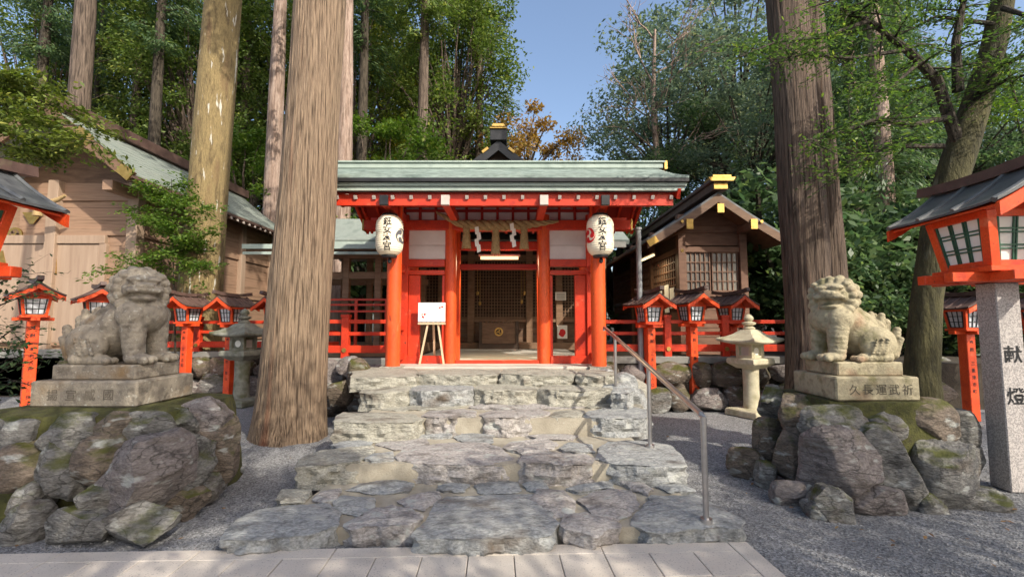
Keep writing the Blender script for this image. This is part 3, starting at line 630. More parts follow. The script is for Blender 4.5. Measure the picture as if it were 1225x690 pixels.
# ------------------------------------------------------------------ guardian lions and their pedestals
def capsule_pts(a, b, ra, rb, n=5):
    return [(Vector(a).lerp(Vector(b), i / n), ra + (rb - ra) * i / n) for i in range(n + 1)]
def unit_sphere():
    b = bmesh.new(); bmesh.ops.create_icosphere(b, subdivisions=3, radius=1.0)
    r = ([v.co.copy() for v in b.verts], [[v.index for v in f.verts] for f in b.faces]); b.free(); return r
def lion_mesh(mirror, open_mouth, m):
    SPH = unit_sphere(); LV, LF = [], []
    def ell(c, r, rot=None):
        M_ = Matrix.Translation(c) @ (rot.to_4x4() if rot else Matrix.Identity(4)) @ Matrix.Diagonal((r[0], r[1], r[2], 1))
        n0 = len(LV); LV.extend(M_ @ p for p in SPH[0]); LF.extend([i + n0 for i in f] for f in SPH[1])
    def cap(a, b, ra, rb, n=6):
        for p, r in capsule_pts(a, b, ra, rb, n): ell(p, (r, r, r))
    # body
    cap((.53, 0, .46), (.27, 0, .22), .185, .20, 7)
    ell((.60, 0, .47), (.19, .205, .19)); ell((.56, 0, .58), (.16, .175, .15))
    cap((.50, 0, .60), (.20, 0, .34), .10, .13, 5)
    for s in (-1, 1):
        cap((.63, .135 * s, .42), (.655, .135 * s, .07), .105, .078, 7)
        ell((.70, .135 * s, .05), (.115, .092, .055))
        for k in (-1, 0, 1): ell((.795 - abs(k) * .015, .135 * s + k * .056, .042), (.045, .033, .042))
        ell((.615, .165 * s, .46), (.12, .08, .13))
        ell((.27, .175 * s, .19), (.18, .10, .19)); ell((.31, .20 * s, .15), (.13, .085, .13))
        cap((.22, .21 * s, .055), (.46, .215 * s, .045), .062, .05, 5)
        for k in (-1, 0, 1): ell((.515, .215 * s + k * .04, .036), (.04, .026, .036))
        for k in range(3): cap((.40 - k * .055, .272 * s, .10), (.36 - k * .055, .285 * s, .24), .014, .014, 5)   # leg folds
        # breast ruff lines
        cap((.72, .03 * s, .60), (.60, .20 * s, .50), .020, .026, 7)
    # tail: flame shaped locks laid against the rump
    for a, b, ra, rb in [((.10, 0, .12), (.05, 0, .42), .085, .05), ((.06, .08, .10), (.00, .09, .34), .07, .035), ((.06, -.08, .10), (.00, -.09, .34), .07, .035),
                         ((.14, .04, .30), (.12, .05, .50), .06, .03), ((.14, -.04, .30), (.12, -.05, .50), .06, .03), ((.10, .13, .08), (.04, .17, .24), .06, .03), ((.10, -.13, .08), (.04, -.17, .24), .06, .03),
                         ((.18, 0, .36), (.19, 0, .52), .06, .03)]:
        cap(a, b, ra, rb, 6)
    # head, turned towards the viewer's side (-y)
    yaw = R(-42); H = Matrix.Rotation(yaw, 3, 'Z'); hc = Vector((.60, -.03, .715))
    def he(c, r, pitch=0, yw=0): ell(hc + H @ Vector(c), r, H @ Matrix.Rotation(yw, 3, 'Z') @ Matrix.Rotation(pitch, 3, 'Y'))
    he((0, 0, .01), (.155, .165, .135)); he((.02, 0, .09), (.13, .15, .06))
    he((.12, 0, -.005), (.085, .125, .050)); he((.165, 0, .025), (.045, .062, .036))          # upper lip, nose
    for s in (-1, 1):
        he((.175, .042 * s, .022), (.03, .03, .026)); he((.125, .068 * s, .085), (.048, .062, .030), 0, .35 * s)   # nostril, brow
        he((.140, .062 * s, .052), (.026, .03, .024)); he((.09, .125 * s, -.01), (.06, .03, .055))                       # eye, cheek
        he((.155, .075 * s, -.018), (.045, .06, .026))
        he((-.01, .175 * s, .06), (.05, .03, .085))
    gap = .088 if open_mouth else .056
    he((.095, 0, -.01 - gap - .025), (.10, .105, .036)); he((.05, 0, -.085), (.09, .12, .06)); he((.16, 0, -.02 - gap - .01), (.035, .075, .018))
    he((.09, 0, -.155), (.05, .07, .05))
    # mane: rows of snail curls round the face and down the neck
    for ring, (fx, rad, zz, n, r) in enumerate([(.035, .178, .005, 13, .047), (-.06, .19, .0, 12, .056), (-.14, .150, -.02, 9, .058), (-.10, .10, .11, 6, .05)]):
        for k in range(n):
            a = R(-48) + (math.pi * 2 - R(84)) * k / (n - 1) if ring < 3 else 2 * math.pi * k / n
            he((fx, math.cos(a) * rad, zz + math.sin(a) * rad * .92), (r, r, r))
    for k in range(5): he((.045, (k - 2) * .068, .148 - abs(k - 2) * .012), (.05, .042, .036))
    for y, z, x in [(-.13, -.17, -.04), (.13, -.17, -.04), (-.17, -.10, .0), (.17, -.10, .0), (-.07, -.2, -.10), (.07, -.2, -.10), (0, -.17, -.17), (-.1, -.1, -.17), (.1, -.1, -.17), (-.14, -.15, .04), (.14, -.15, .04)]:
        he((x, y, z), (.055, .055, .055))
    me = bpy.data.meshes.new('tmp'); me.from_pydata(LV, [], LF)
    o = bpy.data.objects.new('tmp', me); COL.objects.link(o)
    md = o.modifiers.new('r', 'REMESH'); md.mode = 'VOXEL'; md.voxel_size = .0075
    sm = o.modifiers.new('s', 'SMOOTH'); sm.factor = .5; sm.iterations = 1
    bpy.context.view_layer.update()
    out = bpy.data.meshes.new_from_object(o.evaluated_get(bpy.context.evaluated_depsgraph_get()))
    bpy.data.objects.remove(o); bpy.data.meshes.remove(me)
    off = Vector((3.3, 1.7, 9.1)) * (2 if mirror else 1)
    nrm = [v.normal.copy() for v in out.vertices]
    for v, nv in zip(out.vertices, nrm):
        p = v.co.copy(); p += nv * (noise.noise(p * 14 + off) * .0035 + noise.noise(p * 40 + off) * .0025)
        v.co = (Vector((-p.x, p.y, p.z)) if mirror else p) - Vector((-.42 if mirror else .42, 0, 0))
    if mirror: out.flip_normals()
    out.polygons.foreach_set('use_smooth', [True] * len(out.polygons)); out.materials.clear(); out.materials.append(m)
    return out
def inscription(mb, chars, x0, x1, y, z, size):
    for i, ch in enumerate(chars):
        vs, fs = glyph(ch, size, 0.004); x = x0 + (x1 - x0) * i / (len(chars) - 1)
        mb.add([(x + v.x, y, z + v.y) for v in vs], fs)
def lions():
    zb = .845
    for side in (-1, 1):
        if side > 0: cx, cyy, ln, dp = 3.39, 4.72, .78, .66; m, lab = STATUEY, 'yellowish'
        else: cx, cyy, ln, dp = -3.67, 4.42, .92, .72; m, lab = STATUE, 'grey'
        t = thing('stone_pedestal', ('pale mossy two-tier pedestal carved with five characters on the right boulder plinth' if side > 0 else
                  'dark lichened two-tier pedestal on the mossy left boulder plinth'), 'pedestal', (cx, cyy, zb))
        MB().box((cx, cyy, zb + .11), (ln, dp, .22)).build('lower_block', m, t, bevel=.014)
        MB().box((cx, cyy, zb + .285), (ln * .80, dp * .76, .13)).build('upper_block', m, t, bevel=.012)
        tx = MB()
        if side > 0: inscription(tx, '久長運武祈', cx - .22, cx + .27, cyy - dp / 2 - .003, zb + .105, .105)
        else: inscription(tx, '揚宣威國', cx - .26, cx + .22, cyy - dp / 2 - .003, zb + .105, .10)
        tx.build('inscription', mat('carved_shadow', [(0.10, 0.085, 0.06)], 5, .9) if side > 0 else mat('worn_carving_shadow', [(0.125, 0.105, 0.082)], 5, .9), t)  # flat dark letters: shade of the carved strokes put into the colour
        me = lion_mesh(side > 0, side > 0, m); me.name = 'guardian_lion'
        o = link('guardian_lion', me, m); o.location = (cx, cyy, zb + .345)
        o.scale = (.97, .97, .90) if side > 0 else (1.02, 1.02, .96)
        tag(o, 'yellowish seated stone guardian lion with open mouth on the right pedestal' if side > 0 else 'grey seated stone guardian lion with curly mane and closed mouth on the left pedestal', 'statue')
lions()

# ------------------------------------------------------------------ red lanterns
def gable_roof(mb, hw, ez, rz_, hl, thick, curve=.25, n=8, lift=0.0):
    """ridge along local y; concave slopes; returns nothing, fills mb with a closed shell"""
    prof = []
    for i in range(n + 1):
        t = i / n; z = ez + (rz_ - ez) * ((1 - curve) * t + curve * t * t)
        prof.append((hw * (1 - t), z))
    for s in (-1, 1):
        vs = []; m = 6
        for j in range(m + 1):
            y = -hl + 2 * hl * j / m; lf = lift * (abs(y) / hl) ** 3
            for x, z in prof: vs.append((s * x, y, z + lf * (x / hw)))
            for x, z in prof: vs.append((s * x, y, z - thick + lf * (x / hw)))
        k = 2 * (n + 1); fs = []
        for j in range(m):
            for i in range(n):
                a = j * k + i; fs.append((a, a + 1, a + 1 + k, a + k)); b = a + n + 1; fs.append((b + k, b + 1 + k, b + 1, b))
            fs.append((j * k, (j + 1) * k, (j + 1) * k + n + 1, j * k + n + 1))
        for j in (0, m):
            for i in range(n):
                a = j * k + i; fs.append((a, a + n + 1, a + n + 2, a + 1))
        mb.add(vs, fs, False)
def barge(mb, hw, ez, rz_, y, dep, ht, curve=.25, n=8, drop=0.0):
    for s in (-1, 1):
        pts = []
        for i in range(n + 1):
            t = i / n; z = ez + (rz_ - ez) * ((1 - curve) * t + curve * t * t) - drop
            pts.append((s * hw * (1 - t), z))
        for i in range(n):
            (xa, za), (xb, zb) = pts[i], pts[i + 1]
            mb.add([(xa, y, za), (xb, y, zb), (xb, y, zb - ht), (xa, y, za - ht), (xa, y + dep, za), (xb, y + dep, zb), (xb, y + dep, zb - ht), (xa, y + dep, za - ht)],
                   [(0, 1, 2, 3), (7, 6, 5, 4), (0, 4, 5, 1), (3, 2, 6, 7), (0, 3, 7, 4), (1, 5, 6, 2)])
def frustum_panel(mb_frame, mb_pane, mb_munt, side, hxb, hyb, hxt, hyt, z0, z1, st, nv, nh, double=False, mw=.012):
    """one splayed window face of a lantern box: stiles, pane, glazing bars"""
    def pt(u, v, o=0.0):      # u -1..1 across, v 0..1 up
        hx, hy = hxb + (hxt - hxb) * v, hyb + (hyt - hyb) * v; z = z0 + (z1 - z0) * v
        return {0: Vector((u * hx, -hy - o, z)), 1: Vector((hx + o, u * hy, z)), 2: Vector((-u * hx, hy + o, z)), 3: Vector((-hx - o, -u * hy, z))}[side]
    q = [pt(-.93, .03, -.012), pt(.93, .03, -.012), pt(.93, .97, -.012), pt(-.93, .97, -.012)]
    mb_pane.add(q + [p * 1 + (pt(0, .5) - pt(0, .5, .006)) for p in q], [(0, 1, 2, 3), (7, 6, 5, 4), (0, 4, 5, 1), (1, 5, 6, 2), (2, 6, 7, 3), (3, 7, 4, 0)])
    nrm = (pt(0, .5, 1) - pt(0, .5, 0))
    su = st / max(hxb if side in (0, 2) else hyb, .01)
    for v in (.04, .96): mb_munt.bar(pt(-1 + su, v, -.004), pt(1 - su, v, -.004), mw * 1.3, mw * 1.6, nrm)
    for u in (-1 + su, 1 - su): mb_munt.bar(pt(u, .03, -.004), pt(u, .97, -.004), mw * 1.3, mw * 1.6, nrm)
    us = [(-1 + su) + (2 - 2 * su) * (i + 1) / (nv + 1) for i in range(nv)]
    vsn = [.04 + .92 * (i + 1) / (nh + 1) for i in range(nh)]
    for u in us:
        for d in ((-.045, .045) if double else (0,)): mb_munt.bar(pt(u + d, .04, -.004), pt(u + d, .96, -.004), mw, mw, nrm)
    for v in vsn:
        for d in ((-.035, .035) if double else (0,)): mb_munt.bar(pt(-1 + su, v + d, -.005), pt(1 - su, v + d, -.005), mw, mw, nrm)
def red_lantern(name, label, loc, rz, group, big=False, text=None, post=True, H=1.52):
    t = thing(name, label, 'lantern', (0, 0, 0), 0, group)
    if big:
        zt, pw, tray, hxb, hyb, hxt, hyt, bh, hw, hl, rh, rmat = 1.95, .215, (.57, .40), .26, .26, .335, .335, .50, .53, .66, .40, ROOFD
    else:
        zt, pw, tray, hxb, hyb, hxt, hyt, bh, hw, hl, rh, rmat = H, .155, (.25, .23), .145, .145, .185, .185, .30, .335, .37, .235, BROOF
    MB().box((0, 0, zt / 2), (pw, pw, zt)).build('post', GRANITE if big else ORANGE, t, bevel=.008)
    z = zt
    mb = MB()
    if big:
        for y in (-.16, .16): mb.box((0, y, z + .045), (tray[0] * 2, .10, .09))
        for x in (-.20, .20): mb.box((x, 0, z + .045), (.10, tray[1] * 2 + .1, .086))
        mb.box((0, 0, z + .115), (hxb * 2 + .14, hyb * 2 + .14, .05)); z += .14
    else:
        mb.box((0, 0, z + .018), (tray[0] * 2, .11, .055)).box((0, 0, z + .016), (.11, tray[1] * 2, .05)); mb.box((0, 0, z + .062), (hxb * 2 + .07, hyb * 2 + .07, .035)); z += .08
    mb.build('tray', ORANGE, t, bevel=.005)
    z1 = z + bh; fr = MB(); cw = .085 if big else .04
    for sx in (-1, 1):
        for sy in (-1, 1): fr.bar((sx * (hxb - cw * .3), sy * (hyb - cw * .3), z), (sx * (hxt - cw * .3), sy * (hyt - cw * .3), z1 + .02), cw, cw, (0, 1, 0))
    for zz, hx, hy in ((z + cw * .3, hxb, hyb), (z1 - cw * .15, hxt, hyt)):
        for s in (-1, 1):
            fr.box((0, s * (hy - cw * .28), zz), (hx * 2 - cw, cw * .8, cw * .8)); fr.box((s * (hx - cw * .28), 0, zz), (cw * .8, hy * 2 - cw, cw * .8))
    fr.build('box_frame', ORANGE, t, bevel=.004)
    for side in range(4):
        pane, mu = MB(), MB()
        frustum_panel(None, pane, mu, side, hxb, hyb, hxt, hyt, z + .01, z1, .07 if big else .045, 2, 2, big, .013 if big else .010)
        po = pane.build('window_pane', BLUEG if not big else PAPERW, t)
        mu.build('muntin', MUNTG if big else MUNTD, po)
    ez, rz2 = z1 + .0, z1 + rh
    # under-roof boards, gable boards
    ub = MB(); gable_roof(ub, hw * .93, ez + .005, rz2 - .025, hl * .93, .022, .25, 6)
    for y in (-hl * .72, hl * .72 - .02):
        barge(ub, hw * .985, ez + .022, rz2 - .012, (-hl - .006 if y < 0 else hl - .03), .036, .07 if not big else .12, .28, 8, .012)
    for s in (-1, 1):
        ub.prism_y([(-hxt * .95, z1 + .02), (hxt * .95, z1 + .02), (0, rz2 - .06)], s * hyt * .85 - .01, s * hyt * .85 + .01)
    ub.build('eave_boards', ORANGE, t)
    rf = MB(); gable_roof(rf, hw, ez + .03, rz2, hl, .022, .3, 8, .02)
    # rolled battens down the slope
    nb = 4 if big else 5
    for s in (-1, 1):
        for j in range(nb):
            y = -hl * .94 + 2 * hl * .94 * j / (nb - 1)
            rf.tube([(s * hw * (1 - i / 6), y, ez + .036 + (rz2 - ez - .03) * (.7 * i / 6 + .3 * (i / 6) ** 2)) for i in range(7)], .026 if big else .013, 6)
    ro = rf.build('roof', rmat, t, smooth=False)
    rd = MB(); L_ = hl * 1.22
    for i in range(8):
        ya, yb = -L_ + 2 * L_ * i / 8, -L_ + 2 * L_ * (i + 1) / 8; up = lambda y: .05 * (abs(y) / L_) ** 2.2
        rd.bar((0, ya, rz2 + .03 + up(ya)), (0, yb, rz2 + .03 + up(yb)), .13 if big else .085, .10 if big else .065)
    rd.build('ridge', BROOF, ro)
    if text:
        tx = MB()
        if big:
            for ch, zz in zip(text, (1.27, .88)):
                vs, fs = glyph(ch, .17, .012); tx.add([(v.x, -pw / 2 - .003, zz + v.y) for v in vs], fs)
        else:
            write_flat(tx, text, (0, -pw / 2 - .003, zt - .14), (1, 0, 0), (0, 0, 1), .068, .112)
        tx.build('lettering', INK, t)
    t.location = loc; t.rotation_euler = (0, 0, rz)
    return t
g1 = 'red garden lanterns in front of the balustrade'
def lanterns():
    def at(px, py, Y=None): 
        p = PZ(px, py, 0.0); return (p.x, p.y, 0)
    red_lantern('red_lantern', 'first red post lantern beside the grey pole, black writing on its post', at(779, 491), R(14), g1, text='奉献 三木ミヤ人口', H=1.50)
    red_lantern('red_lantern', 'middle red post lantern of the three right of the stairs, shadow spots on its post', at(830, 489), R(16), g1, text='奉献 三重 安江口鈴', H=1.52)
    red_lantern('red_lantern', 'red post lantern directly behind the pale stone lantern', at(878, 486), R(18), g1, text='奉献 四日市 野 昌子', H=1.50)
    red_lantern('red_lantern', 'red post lantern between the grey stone lion and the old stone lantern', at(220, 478), R(-14), g1, text='奉献 三木正昭', H=1.52)
    red_lantern('red_lantern', 'red post lantern directly behind the grey old stone lantern', at(273, 480), R(-16), g1, text='奉献 四日市 里山', H=1.50)
    red_lantern('red_lantern', 'red post lantern half hidden behind the big pale cedar trunk', (at(328, 478)[0], at(328, 478)[1], 0), R(-16), g1, H=1.50)
    red_lantern('red_lantern', 'red post lantern with leaves over its post, far left beside the stone lion', (-8.05 * .995, 7.85, 0), R(52), g1, text='奉献 本名古屋 石川良子', H=1.62)
    red_lantern('red_lantern', 'red post lantern peeking out behind the grey stone lion', (-7.75, 8.75, 0), R(50), g1, H=1.60)
    red_lantern('red_lantern', 'red post lantern behind the granite lantern post on the right', at(1163, 503), R(4), g1, text='奉献 三重津市町', H=1.40)
    red_lantern('red_lantern', 'red post lantern cut by the right picture edge', (8.75, 7.75, 0), R(6), g1, H=1.40)
    red_lantern('large_lantern', 'large red framed lantern with green muntins on a granite post at right edge', (4.735, 4.56, 0), R(-4), 'large lanterns on granite posts', big=True, text='献燈')
    red_lantern('large_lantern', 'large red lantern whose dark roof corner reaches in at the left edge', (-4.78, 3.78, 0), R(2), 'large lanterns on granite posts', big=True, text='献燈')
lanterns()

# ------------------------------------------------------------------ stone lanterns
def square_ring(mb, rings, seg=8, lift=0.0):
    """loft of square rings (half, z, lift at the corners)"""
    vs, n = [], seg * 4
    for h, z, lf in rings:
        for k in range(n):
            s_, u = divmod(k, seg); u = -1 + 2 * u / seg
            x, y = [(u, -1), (1, u), (-u, 1), (-1, -u)][s_]
            c = (abs(u)) ** 2.5
            vs.append((x * h * (1 + .03 * c * (lf > 0)), y * h * (1 + .03 * c * (lf > 0)), z + lf * c))
    fs = [(i * n + k, i * n + (k + 1) % n, (i + 1) * n + (k + 1) % n, (i + 1) * n + k) for i in range(len(rings) - 1) for k in range(n)]
    fs += [tuple(range(n))[::-1], tuple((len(rings) - 1) * n + k for k in range(n))]
    mb.add(vs, fs)
def stone_lantern(label, loc, rz, sc, m):
    t = thing('stone_lantern', label, 'stone lantern', (0, 0, 0))
    b = MB(); square_ring(b, [(.33, 0, 0), (.33, .10, 0), (.31, .125, 0), (.19, .14, 0)]); b.build('base', m, t, bevel=.012)
    MB().lathe([(0, .13), (.155, .13), (.145, .20), (.135, .55), (.14, .82), (.150, .88), (0, .88)], seg=28).build('shaft', m, t)
    p = MB(); square_ring(p, [(.17, .86, 0), (.26, .93, 0), (.29, .955, 0), (.29, 1.03, 0), (.27, 1.05, 0), (.18, 1.055, 0)]); p.build('platform', m, t, bevel=.01)
    lb = MB()
    for sx in (-1, 1):
        for sy in (-1, 1): lb.box((sx * .135, sy * .135, 1.18), (.07, .07, .255))
    for s in (-1, 1):
        for z in (1.075, 1.29):
            lb.box((0, s * .135, z), (.20, .066, .05)); lb.box((s * .135, 0, z), (.066, .20, .05))
    lb.box((0, 0, 1.18), (.262, .262, .24))
    lb.build('light_box', m, t, bevel=.006)
    wn = MB()
    def disc(c, r, ax):
        n = 24; vs = [(c[0] + (math.cos(2 * math.pi * k / n) * r if ax == 1 else 0), c[1] + (math.cos(2 * math.pi * k / n) * r if ax == 0 else 0), c[2] + math.sin(2 * math.pi * k / n) * r) for k in range(n)]
        wn.add(vs, [tuple(range(n))])
    disc((0, -.134, 1.18), .066, 1); disc((0, .134, 1.18), .066, 1)
    wn.build('round_window', PAPERW, t, each=True)
    wl = MB()
    for s in (-1, 1): wl.box((s * .131, 0, 1.18), (.008, .15, .15))
    wl.build('side_window', WCAP, t, each=True)
    rf = MB(); square_ring(rf, [(.20, 1.30, 0), (.385, 1.325, .035), (.40, 1.345, .045), (.395, 1.37, .05), (.30, 1.42, .02), (.20, 1.49, 0), (.12, 1.565, 0), (.09, 1.575, 0)]); rf.build('roof', m, t, bevel=.006)
    MB().lathe([(0, 1.57), (.10, 1.57), (.11, 1.60), (.075, 1.625), (.06, 1.64), (.115, 1.665), (.125, 1.70), (.08, 1.715), (.05, 1.72), (.08, 1.75), (.085, 1.785), (.055, 1.83), (.015, 1.86), (0, 1.862)], seg=24).build('finial', m, t)
    t.location = loc; t.rotation_euler = (0, 0, rz); t.scale = (sc,) * 3
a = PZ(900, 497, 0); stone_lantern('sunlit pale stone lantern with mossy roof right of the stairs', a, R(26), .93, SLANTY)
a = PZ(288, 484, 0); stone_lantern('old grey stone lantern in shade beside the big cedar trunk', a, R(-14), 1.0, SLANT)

# ------------------------------------------------------------------ the red gate
GX = -.26
def beam_x(mb, x0, x1, y, z0, z1, d): mb.span((x0, y - d / 2, z0), (x1, y + d / 2, z1))
def gate():
    t = thing('shrine_gate', 'vermilion shrine gate with green copper roof at the top of the stone stairs', 'gate', (GX, 8.3, ZP))
    fy, wy, ry = 7.6, 8.3, 9.1; xo, xi = 1.66, .83
    for s in (-1, 1):
        MB().tube([(GX + s * xo, fy, ZP + .0), (GX + s * xo, fy, 3.50)], .118, 28).build('front_pillar', REDP, t)
        MB().tube([(GX + s * xi, wy, ZP), (GX + s * xi, wy, 3.5)], .105, 28).build('door_pillar', REDP, t)
        MB().box((GX + s * xo, wy, (ZP + 3.5) / 2), (.17, .17, 3.5 - ZP)).build('wall_post', RED, t, bevel=.008)
        MB().box((GX + s * xi, ry, (ZP + 3.5) / 2), (.16, .16, 3.5 - ZP)).build('rear_post', REDP, t, bevel=.008)
        MB().box((GX + s * xo, ry, (ZP + 3.5) / 2), (.16, .16, 3.5 - ZP)).build('rear_post', REDP, t, bevel=.008)
        # side bay: boards, lintels, stile, lower panel
        xa, xb = GX + s * (xi + .10), GX + s * (xo - .08)
        w_ = MB()
        for z0, z1 in ((2.71, 2.955), (2.96, 3.225)): w_.span((xa, wy - .02, z0), (xb, wy + .02, z1))
        w_.build('white_board', WHITE, t, bevel=.003)
        MB().span((xa, wy - .07, 2.575), (xb, wy + .07, 2.70)).build('lintel', RED, t, bevel=.006)
        MB().span((xa, wy - .05, 2.43), (xb, wy + .05, 2.51)).build('lintel', RED, t, bevel=.006)
        xs = GX + s * (xo - .20)
        MB().box((GX + s * (xo - .19), wy + .01, 1.68), (.20, .09, 1.48)).build('door_stile', RED, t, bevel=.006)
        MB().box((GX + s * (xi + .125), wy + .01, 1.68), (.05, .07, 1.48)).build('door_stile', RED, t, bevel=.006)
        MB().box((xa * .5 + xb * .5, wy, ZP + .085), (abs(xb - xa), .14, .13)).build('sill', RED, t, bevel=.006)
        # link walls front pillar to wall post and on to the rear
        lw = MB(); X = GX + s * xo
        for z0, z1 in ((ZP + .10, ZP + .22), (1.45, 1.53), (2.45, 2.58), (3.0, 3.14)):
            lw.span((X - .04, fy + .1, z0), (X + .04, wy - .09, z1)); lw.span((X - .04, wy + .09, z0), (X + .04, ry - .09, z1))
        lw.build('side_rail', RED, t, bevel=.005)
        MB().span((X - .02, wy + .09, ZP + .22), (X + .02, ry - .09, 1.45)).build('side_panel', RED, t)
        nb = MB(); nb.span((X + .02 * s * -1, fy + .13, 1.1), (X - s * .035, fy + .18, 2.45))
        nb.build('cover_strip', WCAP, t)
    # sill across the centre, footing stones
    MB().span((GX - xi + .1, wy - .06, ZP + .01), (GX + xi - .1, wy + .06, ZP + .075)).build('threshold', RED, t, bevel=.006)
    ft = MB()
    for s in (-1, 1): ft.box((GX + s * xo, fy, ZP + .0), (.34, .30, .07))
    ft.build('footing', STEPC, t, each=True)
    # beams
    nb = MB(); beam_x(nb, GX - 2.38, GX + 2.38, wy, 3.225, 3.40, .20); nb.build('head_beam', RED, t, bevel=.008)
    nb = MB(); beam_x(nb, GX - xo - .1, GX + xo + .1, ry, 3.0, 3.16, .15); nb.build('head_beam', RED, t, bevel=.008)
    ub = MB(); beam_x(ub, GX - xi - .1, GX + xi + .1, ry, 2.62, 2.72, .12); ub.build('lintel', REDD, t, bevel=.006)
    pu = MB()
    beam_x(pu, GX - 2.55, GX + 2.55, fy, 3.50, 3.63, .15); pu.build('purlin', RED, t, bevel=.006)
    pu = MB(); beam_x(pu, GX - 2.5, GX + 2.5, wy, 4.0, 4.13, .16); pu.build('purlin', RED, t, bevel=.006)
    pu = MB(); beam_x(pu, GX - 2.5, GX + 2.5, ry, 3.50, 3.63, .15); pu.build('purlin', RED, t, bevel=.006)
    cp = MB()
    for s in (-1, 1):
        cp.box((GX + s * 2.385, wy, 3.3125), (.03, .215, .19)); cp.box((GX + s * 2.555, fy, 3.565), (.03, .165, .145))
    cp.build('beam_cap', GOLD, t, each=True)
    # transom: pale panels behind red struts
    tp = MB(); tp.span((GX - xo, wy - .006, 3.42), (GX + xo, wy + .006, 3.66)); tp.build('transom_panel', WHITE, t)
    st = MB()
    for k in range(13): st.box((GX - xo + 2 * xo * k / 12, wy - .03, 3.53), (.045, .045, .22))
    st.span((GX - xo, wy - .055, 3.555), (GX + xo, wy - .012, 3.60)); st.span((GX - xo, wy - .08, 3.64), (GX + xo, wy + .06, 3.74))
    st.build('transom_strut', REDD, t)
    # bracket arms towards the camera, white-ended
    for x, capm in ((-xo, BLACK), (-.74, WCAP), (.74, WCAP), (xo, BLACK)):
        b = MB(); b.span((GX + x - .06, 6.90, 3.335), (GX + x + .06, wy - .1, 3.475)); bo = b.build('bracket_arm', RED, t, bevel=.006)
        c = MB(); c.span((GX + x - .063, 6.87, 3.33), (GX + x + .063, 6.93, 3.48)); c.build('arm_cap', capm, bo, bevel=.004)
    # struts carrying the purlins
    for s in (-1, 1):
        for y in (fy, ry):
            k = MB(); k.box((GX + s * xo, y, 3.40), (.2, .2, .2)); k.build('block', RED, t, bevel=.01)
        gp = MB(); X = GX + s * 1.8
        gp.prism_y([(0, 0)] * 0 or [(X - .03, 3.42), (X + .03, 3.42), (X + .03, 4.1), (X - .03, 4.1)], wy - .35, wy + .35); gp.build('gable_board', WHITE, t)
    # rafters with white ends
    ey0, ey1, ezb, rzb = 6.93, 9.67, 3.46, 4.20
    sl_ = (rzb - ezb) / (8.3 - ey0)
    for k in range(20):
        x = GX - 2.66 + 5.32 * k / 19
        for sgn, ee in ((-1, ey0), (1, ey1)):
            b = MB(); b.bar((x, ee, ezb), (x, 8.3, rzb), .046, .052); ro = b.build('rafter', RED, t)
            if sgn < 0:
                c = MB(); c.bar((x, ee - .010, ezb - .010 * sl_), (x, ee + .015, ezb + .015 * sl_), .048, .054); c.build('rafter_cap', WCAP, ro)
    fa = MB(); fa.span((GX - 2.70, 6.965, 3.345), (GX + 2.70, 7.0, 3.515)); fa.build('fascia', RED, t)
    sh = MB()
    for a_, b_ in ((ey0 + .05, 8.3), (ey1 - .05, 8.3)):
        for i in range(1):
            sh.bar((GX, a_, ezb + .075), (GX, b_, rzb + .06), 5.4, .02)
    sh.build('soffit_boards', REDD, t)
    # eave edge bands and copper roof courses
    eb = MB()
    for y, s in ((6.86, 1), (9.74, -1)):
        eb.span((GX - 2.84, y, 3.545), (GX + 2.84, y + s * .06, 3.60)); eb.span((GX - 2.86, y - s * .03, 3.608), (GX + 2.86, y + s * .06, 3.655))
    eb.build('eave_band', COPPERL, t, each=True)
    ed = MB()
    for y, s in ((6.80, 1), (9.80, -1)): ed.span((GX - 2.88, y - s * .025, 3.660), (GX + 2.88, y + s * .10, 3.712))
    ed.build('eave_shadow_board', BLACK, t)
    rf = MB(); n = 11; yy, zz = 6.80, 3.752; ry_, rz_ = 8.3, 4.37
    def prof(tt): return zz + (rz_ - zz) * (.82 * tt + .18 * tt * tt)
    for s in (1, -1):
        for i in range(n):
            t0, t1 = i / n, (i + 1) / n + .012
            y0, y1 = 8.3 - s * (8.3 - yy) * (1 - t0), 8.3 - s * (8.3 - yy) * (1 - min(t1, 1))
            x0, x1 = GX - 2.89, GX + 2.89; d = .035; e = .010
            rf.add([(x0, y0, prof(t0) - d), (x1, y0, prof(t0) - d), (x1, y0, prof(t0) + e), (x0, y0, prof(t0) + e), (x0, y1, prof(t1) - d), (x1, y1, prof(t1) - d), (x1, y1, prof(t1)), (x0, y1, prof(t1))],
                   [(0, 1, 2, 3), (3, 2, 6, 7), (0, 4, 5, 1), (0, 3, 7, 4), (1, 5, 6, 2)])
    ro = rf.build('roof', COPPER, t, smooth=False)
    rd = MB(); rd.span((GX - 2.96, 8.17, 4.33), (GX + 2.96, 8.43, 4.42)); rd.span((GX - 3.0, 8.14, 4.425), (GX + 3.0, 8.46, 4.46)); rd.build('ridge', COPPERL, ro, bevel=.008)
    rc = MB()
    for s in (-1, 1): rc.box((GX + s * 3.005, 8.3, 4.385), (.05, .30, .15))
    rc.build('ridge_cap', GOLD, ro, each=True)
    # barge boards at both gable ends
    for s in (-1, 1):
        bb = MB()
        for a_ in (6.88, 9.72): bb.bar((GX + s * 2.76, a_, 3.50), (GX + s * 2.76, 8.3, 4.19), .05, .15)
        bb.build('barge_board', RED, t, each=True)
gate()

